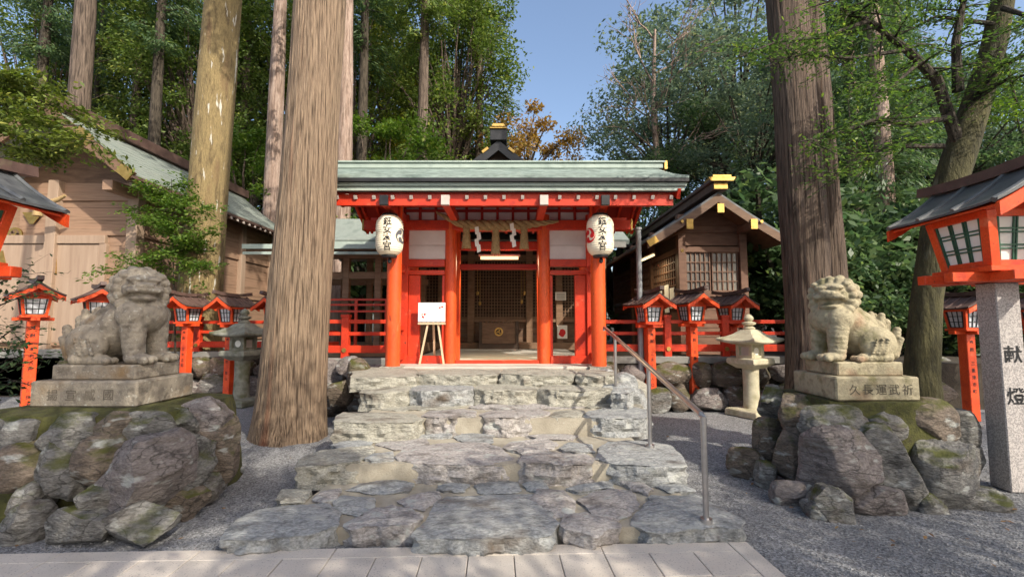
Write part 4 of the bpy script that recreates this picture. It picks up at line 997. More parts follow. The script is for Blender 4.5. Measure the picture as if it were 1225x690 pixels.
# shimenawa rope with straw tassels and paper streamers
def shimenawa():
    y = 8.02; t = thing('sacred_rope', 'thick twisted straw rope with tassels and paper streamers hung across the gate', 'rope', (GX, y, 3.3))
    x0, x1 = P(522, 258, y).x, P(668, 260, y).x; n = 90
    for s in range(3):
        pts, rad = [], []
        for i in range(n + 1):
            u = i / n; x = x0 + (x1 - x0) * u; th = .085 * (math.sin(math.pi * min(max((u + .05) / 1.1, 0), 1)) ** .9) + .006
            a = 2 * math.pi * (u * 5.0 + s / 3.0)
            zc = 3.335 - .075 * math.sin(math.pi * u) + (.16 * max(0, .18 - u) / .18) 
            pts.append((x, y + math.cos(a) * th * .60, zc + math.sin(a) * th * .60)); rad.append(th * .52)
        MB().tube(pts, rad, 10).build('strand', ROPE, t)
    for k, (px, yb) in enumerate([(558, 297), (593, 304), (627, 298)]):
        c = P(px, 285, y - .02); zb = P(px, yb, y).z
        zt = 3.27; h = zt - zb
        tm = MB(); tm.lathe([(.0, zt), (.05, zt), (.062, zt - h * .2), (.060, zt - h * .42), (.066, zt - h * .48), (.072, zt - h * .7), (.082, zb + .03), (.07, zb + .004), (.0, zb + .02)], (c.x, y - .02, 0), 14)
        for j in range(14):
            a = j * 2.4; tm.tube([(c.x + math.cos(a) * .06, y - .02 + math.sin(a) * .06, zb + .12), (c.x + math.cos(a) * .078, y - .02 + math.sin(a) * .078, zb - rnd.uniform(.0, .03))], .008, 5)
        tm.lathe([(.063, zt - h * .42), (.070, zt - h * .44), (.070, zt - h * .47), (.063, zt - h * .49)], (c.x, y - .02, 0), 14)
        tm.build('tassel', ROPE, t)
    for px, y0, y1 in ((571, 272, 301), (613, 268, 295)):
        sm = MB(); zt, zb = P(px, y0, y - .1).z, P(px, y1, y - .1).z; c = P(px, 280, y - .1).x; h = (zt - zb) / 4
        for i in range(4):
            o = (.022 if i % 2 else -.012); z = zt - h * i
            sm.add([(c + o - .035, y - .10 - .004 * i, z), (c + o + .03, y - .10 - .004 * i, z + .022), (c + o + .045, y - .10 - .004 * i, z - h * .95), (c + o - .02, y - .10 - .004 * i, z - h * 1.2)], [(0, 1, 2, 3)])
        o = sm.build('paper_streamer', PAPERW, t); md = o.modifiers.new('thick', 'SOLIDIFY'); md.thickness = .002
shimenawa()

# paper lanterns
def tomoe_geo(R_, n=18):
    out = []
    for k in range(3):
        a0 = 2 * math.pi * k / 3; vs = []; r1 = R_ * .33; pc = (R_ * .52 * math.cos(a0), R_ * .52 * math.sin(a0))
        head = [(pc[0] + r1 * math.cos(2 * math.pi * i / n), pc[1] + r1 * math.sin(2 * math.pi * i / n)) for i in range(n)]
        out.append((head, [tuple(range(n))]))
        tl = []; m = 14
        for i in range(m + 1):
            u = i / m; a = a0 + u * R(125); ro = R_ * (.85 + .13 * min(1, u * 2)); ri = ro - R_ * (.62 * (1 - u) ** 1.2 + .02)
            tl += [(ro * math.cos(a), ro * math.sin(a)), (ri * math.cos(a), ri * math.sin(a))]
        out.append((tl, [(2 * i, 2 * i + 1, 2 * i + 3, 2 * i + 2) for i in range(m)]))
    return out
def paper_lantern(px, py, Y, label, text_ang, crest_ang, crest_mat, grp):
    c = P(px, py, Y); t = thing('paper_lantern', label, 'paper lantern', c, 0, grp)
    Rm, Hh = .212, .31
    def rad(z):
        u = abs(z) / Hh; return Rm * (1 - .42 * u ** 5.5) * (1 - .03 * math.exp(-((z) / .05) ** 2))
    prof = []; n = 90
    for i in range(n + 1):
        z = -Hh + 2 * Hh * i / n; prof.append((rad(z) + (.0022 * math.cos(z / Hh * math.pi * 19)), z))
    MB().lathe(prof, c, 48).build('paper_shell', PAPERL, t)
    k = MB(); k.lathe([(.0, Hh + .035), (.115, Hh + .035), (.125, Hh + .01), (.125, Hh - .012), (.09, Hh - .014)], c, 28); k.lathe([(.09, -Hh + .014), (.118, -Hh + .012), (.118, -Hh - .02), (.105, -Hh - .04), (0, -Hh - .04)], c, 28)
    k.build('rim', BLACK, t, each=True)
    hk = MB(); hk.tube([c + Vector((0, 0, Hh + .03)), c + Vector((0, 0, Hh + .16))], .006, 6); hk.tube([c + Vector((0, 0, -Hh - .03)), c + Vector((.01, 0, -Hh - .12))], .008, 6)
    hk.lathe([(0, -.13), (.03, -.11), (.034, -.07), (.012, -.04), (0, -.04)], c + Vector((.01, 0, -Hh)), 10)
    hk.build('hook', BLACK, t, each=True)
    tx = MB(); ang0 = R(-90) + text_ang
    def wrap(x, z, a): 
        r = rad(z) + .004; th = a + x / Rm; return c + Vector((math.cos(th) * r, math.sin(th) * r, z))
    for i, ch in enumerate('鈿女本宮'):
        vs, fs = glyph(ch, .142, .016); zc = .195 - .128 * i
        tx.add([wrap(v.x * .96, zc + v.y, ang0) for v in vs], fs)
    tx.build('lettering', INK, t)
    cr = MB()
    for vs, fs in tomoe_geo(.125): cr.add([wrap(x, z - .02, R(-90) + crest_ang) for x, z in vs], fs)
    cr.build('crest', crest_mat, t)
gp = 'white paper lanterns hung on the gate'
paper_lantern(466, 282, 7.26, 'white paper lantern with grey comma crest hung at the left gate pillar', R(5), R(73), INKG, gp)
paper_lantern(718, 282, 7.26, 'white paper lantern with red comma crest hung at the right gate pillar', R(-1), R(-64), INKR, gp)

# easel, board, lamp, offertory box
def gate_things():
    y = 8.12; e = thing('easel', 'raw wood tripod easel standing in the left bay of the gate', 'easel', (-1.42, y, ZP + .02))
    for a, b in (((515, 372), (502, 428)), ((522, 372), (531, 428))):
        p, q = P(*a, y), P(*b, y); q.z = ZP + .02; MB().bar(p, q, .035, .03).build('leg', EASEL, e)
    p, q = P(518, 368, y + .02), P(520, 428, y + .45); q.z = ZP + .02; MB().bar(p, q, .035, .03).build('leg', EASEL, e)
    p, q = P(500, 387, y - .03), P(533, 387, y - .03); MB().bar(p, q, .03, .03).build('ledge', EASEL, e)
    bt = thing('notice_board', 'white notice board with small red pictures propped on the easel', 'sign', P(516, 385, y - .05))
    p, q = P(500, 385, y - .05), P(533, 362, y - .035); MB().span((p.x, y - .055, p.z), (q.x, y - .035, q.z)).build('panel', PAPERW, bt, bevel=.003)
    k = MB(); rr = random.Random(4)
    for x, yy, r in ((506, 379, .022), (508, 376, .02), (526, 368, .018), (529, 367, .02), (505, 376, .014)):
        c = P(x, yy, y - .057); n = 9; k.add([(c.x + math.cos(6.28 * i / n) * r * rr.uniform(.6, 1.2), y - .0575, c.z + math.sin(6.28 * i / n) * r * rr.uniform(.6, 1.2)) for i in range(n)], [tuple(range(n))])
    k.build('red_picture', INKR, bt, each=True)
    k = MB()
    for x in (516, 519, 522, 510, 525):
        for j in range(5):
            c = P(x, 368 + j * 2.6, y - .057); k.span((c.x - .008, y - .0585, c.z), (c.x + .008, y - .0565, c.z + .012))
    k.build('writing', mat('faded_ink', [(0.45, 0.42, 0.42)], 5, .8), bt)
    l = thing('ceiling_lamp', 'lit fluorescent tube lamp hanging inside the gate', 'lamp', P(597, 308, 9.3)); a, b = P(575, 308.5, 9.3), P(620, 308.5, 9.3)
    MB().tube([a, b], .032, 12).build('tube', TUBE, l)
    def lamp_light(par, p, e, sx):
        ld = bpy.data.lights.new('tube_light', 'AREA'); ld.shape = 'RECTANGLE'; ld.size = sx; ld.size_y = .05; ld.energy = e; ld.color = (1, .82, .5)
        lo = bpy.data.objects.new('tube_light', ld); COL.objects.link(lo); lo.parent = par; lo.location = p - base_of(par)
    globals()['lamp_light'] = lamp_light; lamp_light(l, (a + b) / 2 + Vector((0, 0, -.045)), 26, .7)
    MB().bar(a + Vector((-.04, .01, .05)), b + Vector((.04, .01, .05)), .07, .04).build('housing', WCAP, l)
    k = MB()
    for q in (a, b): k.tube([q + Vector((0, .01, .06)), q + Vector((0, .01, .5))], .006, 5)
    k.build('hanger', BLACK, l)
    Y = 13.2; o = thing('offertory_box', 'dark wooden offertory box with gilt crest before the hall lattice', 'offertory box', (P(597, 417, Y).x, Y, ZP))
    cx = P(597, 417, Y).x
    MB().box((cx, Y, ZP + .42), (1.05, .6, .66)).build('chest', WOODB, o, bevel=.01)
    k = MB()
    for s in (-1, 1): k.box((cx + s * .50, Y - .31, ZP + .42), (.09, .05, .74))
    k.box((cx, Y - .31, ZP + .12), (1.1, .06, .12)); k.box((cx, Y, ZP + .04), (1.12, .66, .08)); k.build('frame', WOODD, o, bevel=.006)
    k = MB()
    for j in range(9): k.box((cx - .44 + .11 * j, Y, ZP + .77), (.05, .62, .05))
    k.build('slat', WOODB, o, bevel=.005)
    k = MB(); k.tube([(cx, Y - .335, ZP + .5), (cx, Y - .30, ZP + .5)], .115, 28); k.build('crest', GOLD, o)
    k = MB()
    for vs, fs in tomoe_geo(.085): k.add([(cx + x, Y - .338, ZP + .5 + z) for x, z in vs], fs)
    k.build('crest_relief', WOODD, o)
gate_things()

# ------------------------------------------------------------------ hall behind the gate
def hall():
    Y = 14.0; t = thing('worship_hall', 'dark timber worship hall with lattice doors seen through the gate', 'hall', (GX - .1, Y, ZP))
    x0, x1 = -3.3, 2.7; cx = -.36
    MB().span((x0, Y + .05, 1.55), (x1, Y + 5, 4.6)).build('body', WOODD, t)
    MB().span((x0 + .02, 13.4, ZP - .1), (x1 - .02, Y + 5, ZP + .18)).build('stage', WOODM, t, bevel=.01)
    k = MB()
    for j in range(4): k.span((x0, Y - .03 - .004 * (j % 2), ZP + .19 + j * .19), (x1, Y + .04, ZP + .375 + j * .19))
    k.build('dado', WOODB, t, bevel=.003)
    for i, x in enumerate((x0, -2.1, -1.22, .52, 1.4, x1)): MB().box((x, Y - .06, 2.6), (.2, .2, 3.5)).build('column', WOODM, t, bevel=.01)
    for xa, xb in ((-1.12, .42), (-2.0, -1.32), (.62, 1.3), (-3.2, -2.2), (1.5, 2.6)):
        k = MB(); nx = max(3, int((xb - xa) / .085)); 
        for j in range(nx + 1): k.span((xa + (xb - xa) * j / nx - .011, Y - .035, 1.72), (xa + (xb - xa) * j / nx + .011, Y - .012, 3.45))
        for j in range(19): k.span((xa, Y - .05, 1.74 + j * .094), (xb, Y - .036, 1.758 + j * .094))
        k.build('lattice_door', WOODM, t)
    k = MB(); k.span((x0, Y - .14, 1.62), (x1, Y + .02, 1.71)); k.span((x0, Y - .14, 3.46), (x1, Y + .02, 3.62)); k.build('beam', WOODM, t, each=True)
    k = MB()
    for x, z in ((-1.0, 2.45), (-.93, 2.15), (.28, 2.2), (.36, 2.45)):
        c = Vector((x, Y - .45, z)); k.lathe([(0, .07), (.035, .05), (.045, 0), (.03, -.05), (0, -.06)], c, 12); k.tube([c + Vector((0, 0, .06)), c + Vector((0, 0, .9))], .006, 5)
    k.build('hanging_bell', GOLD, t)
    # roof: front eave band, gable with gilt ridge end
    k = MB(); k.bar((cx, 12.4, 3.75), (cx, 14.4, 4.75), 7.0, .12); k.build('eave_roof', ROOFG, t)
    k = MB(); k.bar((cx, 9.95, 3.78), (cx, 12.9, 4.12), 5.6, .10); k.build('unseen_passage_roof', WOODD, t)  # unseen roof, added to keep the sun off the hall front
    k = MB(); k.span((cx - 3.4, 12.35, 3.6), (cx + 3.4, 12.5, 3.75)); k.build('eave_beam', CONC, t)
    M_ = Matrix.Translation((P(597, 165, Y).x, Y + 2, 0)); rf = MB(M_); gable_roof(rf, 3.4, 4.5, 6.95, 2.6, .16, .15, 10); ro = rf.build('roof', BLACK, t)
    k = MB(M_); k.prism_y([(-2.6, 4.5), (2.6, 4.5), (.9, 5.9), (0, 6.75), (-.9, 5.9)], -2.3, -2.2); k.build('gable_board', WOODD, t)
    k = MB(M_); barge(k, 3.38, 4.48, 6.93, -2.66, .08, .30, .15, 10, 0); k.build('barge_board', BLACK, t, each=True)
    k = MB(M_); k.span((-.24, -2.75, 6.9), (.24, 2.7, 7.22)); k.build('ridge', BLACK, ro, bevel=.01)
    k = MB(M_); k.span((-.25, -2.8, 7.225), (.25, 2.7, 7.27)); k.prism_y([(-.21, 7.275), (.21, 7.275), (.16, 7.37), (-.16, 7.37)], -2.82, -2.6); 
    k.build('ridge_ornament', GOLD, ro, bevel=.01)
    k = MB(M_)
    for s in (-1, 1): k.bar((s * .47, -2.68, 6.56), (s * .30, -2.68, 6.69), .03, .075)
    k.build('barge_fitting', GOLD, ro, each=True)
    # notices on the right bay column
    for px, py, wd, ht, m in ((671, 354, 13, 10, PAPERW), (673, 397, 12, 16, PAPERW)):
        c = P(px, py, 13.7); s = 13.7 / F; o = thing('paper_notice', 'white paper notice pinned up above the poster in the right gate bay' if ht == 10 else 'small poster with a red picture low in the right gate bay', 'notice', c)
        b = MB(); b.box((c.x, 13.78, c.z), (wd * s, .02, ht * s)); b.build('sheet', m, o)
        if ht > 10:
            q = MB(); q.add([(c.x + .1 * math.cos(6.28 * i / 9) * (1 + .3 * math.sin(3 * i)), 13.766, c.z - .03 + .12 * math.sin(6.28 * i / 9)) for i in range(9)], [tuple(range(9))]); q.build('picture', INKR, o)
        else:
            q = MB()
            for j in range(4): q.span((c.x - .12, 13.765, c.z - .08 + j * .05), (c.x + .12, 13.768, c.z - .065 + j * .05))
            q.build('writing', INKG, o)
hall()

# ------------------------------------------------------------------ corridor left of the gate
def corridor():
    t = thing('roofed_corridor', 'open timber corridor with grey green roof between gate and left hall', 'corridor', (-3.6, 11.5, ZP))
    for x in (-2.45, -3.15, -3.9, -4.6, -5.3):
        for y in (11.0, 12.8): MB().box((x, y, 2.1), (.15, .15, 2.5)).build('post', WOODM, t, bevel=.008)
    k = MB(); k.span((-5.6, 10.94, 2.62), (-2.3, 11.06, 2.78)); k.span((-5.6, 12.74, 2.62), (-2.3, 12.86, 2.78)); k.span((-5.6, 10.9, 3.1), (-2.3, 11.1, 3.25)); k.build('beam', WOODM, t, each=True)
    k = MB(); k.span((-5.7, 10.7, ZP - .05), (-2.25, 13.1, ZP + .22)); k.build('floor', WOODM, t, bevel=.008)
    k = MB(); k.bar((-3.9, 10.2, 3.22), (-3.9, 11.5, 3.42), 3.9, .10); ro = k.build('lower_roof', WOODB, t)
    k = MB(); k.span((-5.9, 10.12, 3.20), (-1.95, 10.2, 3.30)); k.span((-5.9, 10.16, 3.08), (-1.95, 10.24, 3.14)); k.build('eave_edge', COPPERL, t)
    k = MB(); k.bar((-3.75, 11.2, 3.55), (-3.75, 12.9, 4.45), 3.3, .08); k.bar((-3.75, 14.6, 3.55), (-3.75, 12.9, 4.45), 3.3, .08); ro = k.build('roof', ROOFG, t)
    k = MB(); k.span((-5.4, 11.12, 3.46), (-2.1, 11.22, 3.53)); k.build('eave_band', COPPERL, t)
    k = MB(); k.span((-5.4, 11.3, 3.3), (-2.1, 11.4, 3.46)); k.build('wall_plate', WOODB, t)
    r = thing('back_railing', 'thin red railing inside the open timber corridor', 'railing', (-3.3, 10.85, ZP + .2))
    k = MB()
    for z in (1.83, 1.98, 2.1): k.span((-5.0, 10.80, z), (-2.15, 10.84, z + .045))
    k.build('rail', RED, r)
    for x in (-2.2, -2.9, -3.6, -4.3, -5.0): MB().box((x, 10.82, 1.6), (.06, .06, 1.08)).build('baluster', RED, r)
corridor()

# ------------------------------------------------------------------ red balustrades
def balustrade(label, pts, posts):
    t = thing('balustrade', label, 'balustrade', (pts[0][0], pts[0][1], ZP))
    for i in range(len(pts) - 1):
        a, b = Vector((*pts[i], 0)), Vector((*pts[i + 1], 0))
        for z, wd, ht in ((1.60, .075, .07), (1.385, .06, .065), (1.115, .10, .13)):
            MB().bar(a + Vector((0, 0, z)), b + Vector((0, 0, z)), wd, ht).build('rail', RED, t, bevel=.006)
    for x, y in posts:
        po = MB().box((x, y, 1.29), (.13, .13, .80)).box((x, y, 1.70), (.15, .15, .05)).build('post', RED, t, bevel=.008)
        k = MB()
        k.tube([(x, y - .066, 1.10), (x, y - .085, 1.10)], .04, 12); k.build('boss', GOLD, po)
    k = MB()
    for i in range(len(pts) - 1):
        a, b = Vector((*pts[i], 0)), Vector((*pts[i + 1], 0)); k.bar(a + Vector((0, .06, ZP + .045)), b + Vector((0, .06, ZP + .045)), .30, .13)
    k.build('kerb', CONC, t, bevel=.01)
balustrade('red balustrade on the terrace right of the gate', [(1.52, 8.8), (5.55, 8.8)], [(2.9, 8.8), (3.98, 8.8), (5.3, 8.8)])
balustrade('red balustrade left of the gate, partly hidden by the cedar trunk', [(-2.05, 8.35), (-3.85, 8.35), (-3.85, 10.35), (-7.6, 10.35)], [(-2.95, 8.35), (-3.85, 8.35), (-5.0, 10.35), (-6.9, 10.35)])

# ------------------------------------------------------------------ retaining walls of rocks
def retaining(label, segs, seed, loc):
    t = thing('retaining_wall', label, 'stone wall', loc); rr = random.Random(seed)
    for (xa, ya, xb, yb) in segs:
        L_ = math.hypot(xb - xa, yb - ya); d = 0.0
        for row, (zc, hh) in enumerate(((.20, .48), (.62, .44))):
            d = rr.uniform(-.1, .1)
            while d < L_:
                wd = rr.uniform(.35, .85); u = min(1, (d + wd / 2) / L_)
                c = (xa + (xb - xa) * u + rr.uniform(-.03, .03), ya + (yb - ya) * u - (.12 if row == 0 else 0) + rr.uniform(-.05, .05), zc + rr.uniform(-.04, .04))
                al = abs(xb - xa) > abs(yb - ya)
                vs, fs = boulder(c, ((wd if al else .5) * 1.12, (.5 if al else wd), hh * rr.uniform(1.0, 1.25)), seed * 31 + int(d * 100) + row * 7, sub=3)
                MB().add(vs, fs, True).build('boulder', rr.choice([ROCKG, ROCKB, ROCKW, ROCKB]), t, smooth=True); d += wd * .95
retaining('rough boulder retaining wall under the right balustrade', [(1.65, 8.72, 5.9, 8.72)], 21, (3.5, 8.7, 0))
retaining('rough boulder retaining wall under the left balustrade', [(-2.1, 8.2, -3.95, 8.2), (-4.0, 8.4, -4.0, 10.2), (-4.1, 10.2, -9.5, 10.2)], 33, (-4, 9, 0))
def stair_side():
    t = thing('side_boulders', 'boulders banked against the upper stairs beside the handrail', 'boulders', PZ(755, 490, 0)); rr = random.Random(2)
    for i, (px, py, wd, ht, Y) in enumerate([(745, 462, 40, 26, 7.0), (740, 478, 50, 30, 6.4), (758, 488, 34, 36, 6.6), (764, 470, 30, 26, 7.2), (722, 455, 40, 22, 7.2)]):
        k = Y / F; vs, fs = boulder(P(px, py, Y), (wd * k, .5, ht * k * 1.3), 900 + i, sub=3); MB().add(vs, fs, True).build('boulder', rr.choice([STEPG, STEPC, ROCKG]), t, smooth=True)
    t = thing('side_boulders', 'low boulders banked left of the upper stairs by the cedar foot', 'boulders', PZ(415, 480, 0))
    for i, (px, py, wd, ht, Y) in enumerate([(430, 452, 40, 40, 7.3), (408, 470, 26, 30, 7.2), (420, 440, 30, 24, 7.7), (400, 452, 34, 36, 7.9)]):
        k = Y / F; vs, fs = boulder(P(px, py, Y), (wd * k, .5, ht * k * 1.2), 950 + i, sub=3); MB().add(vs, fs, True).build('boulder', rr.choice([STEPC, ROCKW, ROCKB]), t, smooth=True)
stair_side()

# ------------------------------------------------------------------ handrail and pole
def handrail():
    X = 1.395; t = thing('handrail', 'stainless steel handrail on three posts along the right side of the stairs', 'handrail', (X, 3.4, .12))
    f = PZ(842, 622, .15); m_ = PZ(779, 533, .33); r_ = PZ(740, 482, .5); z0, z1 = .885, 1.5; ya, yb = f.y, 7.05
    zr = lambda y: z0 + (z1 - z0) * (y - ya) / (yb - ya)
    for p in (f, m_, r_):
        po = MB().tube([(X, p.y, p.z - .05), (X, p.y, zr(p.y) - .01)], .021, 14).build('post', STEEL, t)
        MB().lathe([(0, p.z + .016), (.042, p.z + .014), (.045, p.z - .03)], (X, p.y, 0), 16).build('flange', STEEL, po)
    pts = [(X, ya, z0 - .05), (X, ya - .004, z0 - .015), (X, ya + .03, z0 + .004)] + [(X, ya + (yb - ya) * i / 10, zr(ya + (yb - ya) * i / 10)) for i in range(1, 11)] + [(X, yb + .06, z1), (X, yb + .07, z1 - .04)]
    MB().tube(pts, .024, 14).build('rail', STEEL, t)
    p = PZ(768, 490, 0); t = thing('metal_pole', 'tall grey metal pole beside the first red lantern on the right', 'pole', p)
    MB().tube([(p.x, p.y, -.05), (p.x, p.y, 3.32)], .05, 18).build('shaft', GPOLE, t)
    MB().tube([(p.x, p.y, 3.32), (p.x, p.y, 3.36)], .065, 18).build('cap', GPOLE, t)
    k = MB(); k.tube([(p.x, p.y, 3.3), (p.x - .3, p.y + .2, 3.45)], .012, 8); k.build('arm', GPOLE, t)
handrail()

# ------------------------------------------------------------------ left hall
def left_hall():
    t = thing('timber_hall', 'large pale cypress hall with long grey green roof on the left', 'hall', (-10, 11, ZP))
    xe, xr, ye, yf = -7.84, -9.75, 9.4, 16.6; ze, zr_ = 4.55, 6.15; xw = -8.55; yw = 10.5
    # floor base
    MB().span((-13.5, yw - .25, .0), (xw + .25, 17, ZP + .16)).build('stone_base', CONC, t, bevel=.02)
    # walls in horizontal boards
    k = MB(); z = ZP + .16; i = 0
    while z < 4.5:
        h = .29; k.span((xw - .03, yw + .1, z), (xw, 16.4, z + h - .006)); k.span((-11.2, yw - .0, z), (xw - .1, yw + .03, z + h - .006)); z += h; i += 1
    k.build('board_wall', WOODL, t)
    MB().span((-13.4, yw + .04, ZP + .1), (xw - .04, 16.4, 5.0)).build('core', WOODM, t)
    for x, y in ((xw, yw), (xw, 12.6), (xw, 14.6), (xw, 16.4), (-10.35, yw - .03)): MB().box((x, y, 2.85), (.24, .24, 3.9)).build('column', WOODP, t, bevel=.01)
    k = MB()
    for z in (ZP + .22, 2.35, 3.55, 4.35): k.span((xw - .05, yw + .12, z), (xw + .05, 16.3, z + .17)); k.span((-11, yw - .05, z), (xw - .12, yw + .05, z + .17))
    k.build('rail_beam', WOODL, t, bevel=.008)
    k = MB(); k.span((xw - .12, yw - .8, 4.38), (xw + .1, 16.8, 4.6)); k.build('wall_plate', WOODL, t, bevel=.01)
    # gable wall above; its darker timber colour stands in for the roof's shade
    k = MB(Matrix.Translation((0, 0, 0))); k.prism_y([(-13.0, 4.5), (xw, 4.5), (xr, 5.7), (-11, 5.7)], yw + .02, yw + .06); k.build('gable_wall', WOODB, t)
    # door at the gable front with gilt fittings
    dy = yw - .06; d = MB(); d.span((-12.2, dy, ZP + .3), (-9.3, dy + .05, 3.35)); do = d.build('door', WOODP, t, bevel=.008)
    k = MB(); c = P(19, 281, dy); k.tube([(c.x, dy - .03, c.z), (c.x, dy, c.z)], .165, 32); k.build('crest', GOLD, do)
    k = MB()
    for vs, fs in tomoe_geo(.125): k.add([(c.x + x, dy - .034, c.z + z_) for x, z_ in vs], fs)
    k.build('crest_relief', WOODB, do)
    k = MB()
    for pl in ([(27, 254), (52, 254), (40, 268), (36, 268)], [(63, 254), (72, 254), (71, 270)], [(68, 300), (68, 328), (62, 332), (56, 318)], [(0, 300), (4, 300), (8, 318), (0, 325)]):
        q = [P(x, y, dy) for x, y in pl]; k.prism_y([(v.x, v.z) for v in q], dy - .012, dy - .002)
    k.build('door_fitting', GOLD, do, each=True)
    k = MB(); k.span((-12.4, dy - .04, 3.36), (-9.15, dy + .08, 3.55)); k.span((-9.28, dy - .03, ZP + .2), (-9.12, dy + .08, 3.36)); k.build('door_frame', WOODP, t, bevel=.008)
    # roof
    def slope(xa, za, xb, zb, name, m):
        k = MB(); n = 12
        for i in range(n):
            u0, u1 = i / n, (i + 1) / n + .01; cz = lambda u: za + (zb - za) * (.85 * u + .15 * u * u)
            x0, x1 = xa + (xb - xa) * u0, xa + (xb - xa) * u1
            k.add([(x0, ye, cz(u0) - .10), (x0, yf, cz(u0) - .10), (x0, yf, cz(u0) + .01), (x0, ye, cz(u0) + .01), (x1, ye, cz(u1) - .10), (x1, yf, cz(u1) - .10), (x1, yf, cz(u1)), (x1, ye, cz(u1))],
                  [(0, 1, 2, 3), (3, 2, 6, 7), (4, 7, 6, 5), (0, 4, 5, 1), (0, 3, 7, 4), (1, 5, 6, 2)])
        return k.build(name, m, t, smooth=False)
    ro = slope(xe, ze + .12, xr, zr_, 'roof', ROOFG); slope(2 * xr - xe, ze + .12, xr, zr_, 'roof', ROOFG)
    k = MB(); k.span((xr - .2, ye - .15, zr_ - .05), (xr + .2, yf + .1, zr_ + .22)); k.build('ridge', BROOF, ro, bevel=.01)
    k = MB(); k.span((xe - .02, ye, ze + .0), (xe + .05, yf, ze + .07)); k.span((xe - .09, ye + .01, ze - .06), (xe - .03, yf, ze - .01)); k.build('eave_edge', BROOF, ro)
    k = MB()
    for a_, b_ in (((xe + .02, ze + .02), (xr, zr_ - .1)), ((2 * xr - xe, ze + .02), (xr, zr_ - .1))): k.bar((a_[0], ye + .03, a_[1]), (b_[0], ye + .03, b_[1]), .08, .22)
    bo = k.build('barge_board', WOODB, t, each=True)
    k = MB(); k.bar((xe + .03, ye - .015, ze + .02), (xe - .22, ye - .015, ze + .22), .03, .22); k.bar((xe - .85, ye - .015, ze + .75), (xe - 1.15, ye - .015, ze + 1.0), .03, .24); k.build('barge_fitting', GOLD, bo, each=True)
    for i in range(24):
        y = ye + .15 + i * (yf - ye - .3) / 23; b = MB(); b.bar((xe + .02, y, ze - .02), (xw - .1, y, ze + .52), .07, .09); r = b.build('rafter', WOODL, t)
        b = MB(); b.box((xe + .025, y, ze - .025), (.02, .075, .095)); b.build('rafter_cap', GOLD if i == 0 else WCAP, r)
    # straw rope over the door
    s = thing('straw_rope', 'thin straw rope sagging above the door of the left timber hall', 'rope', (-9.6, 9.7, 3.7)); 
    pts = [P(38 + 8 * i, 242 - i * 2.0 - (i % 7) * .2 + 6 * math.sin(i / 6 * 3.14), 9.85) for i in range(6)]; MB().tube(pts, [.03, .05, .06, .055, .045, .03], 10).build('strand', ROPE, s)
    tq = pts[1]; MB().lathe([(0, .05), (.05, .04), (.07, -.1), (.09, -.28), (0, -.28)], tq, 12).build('tassel', ROPE, s)
left_hall()

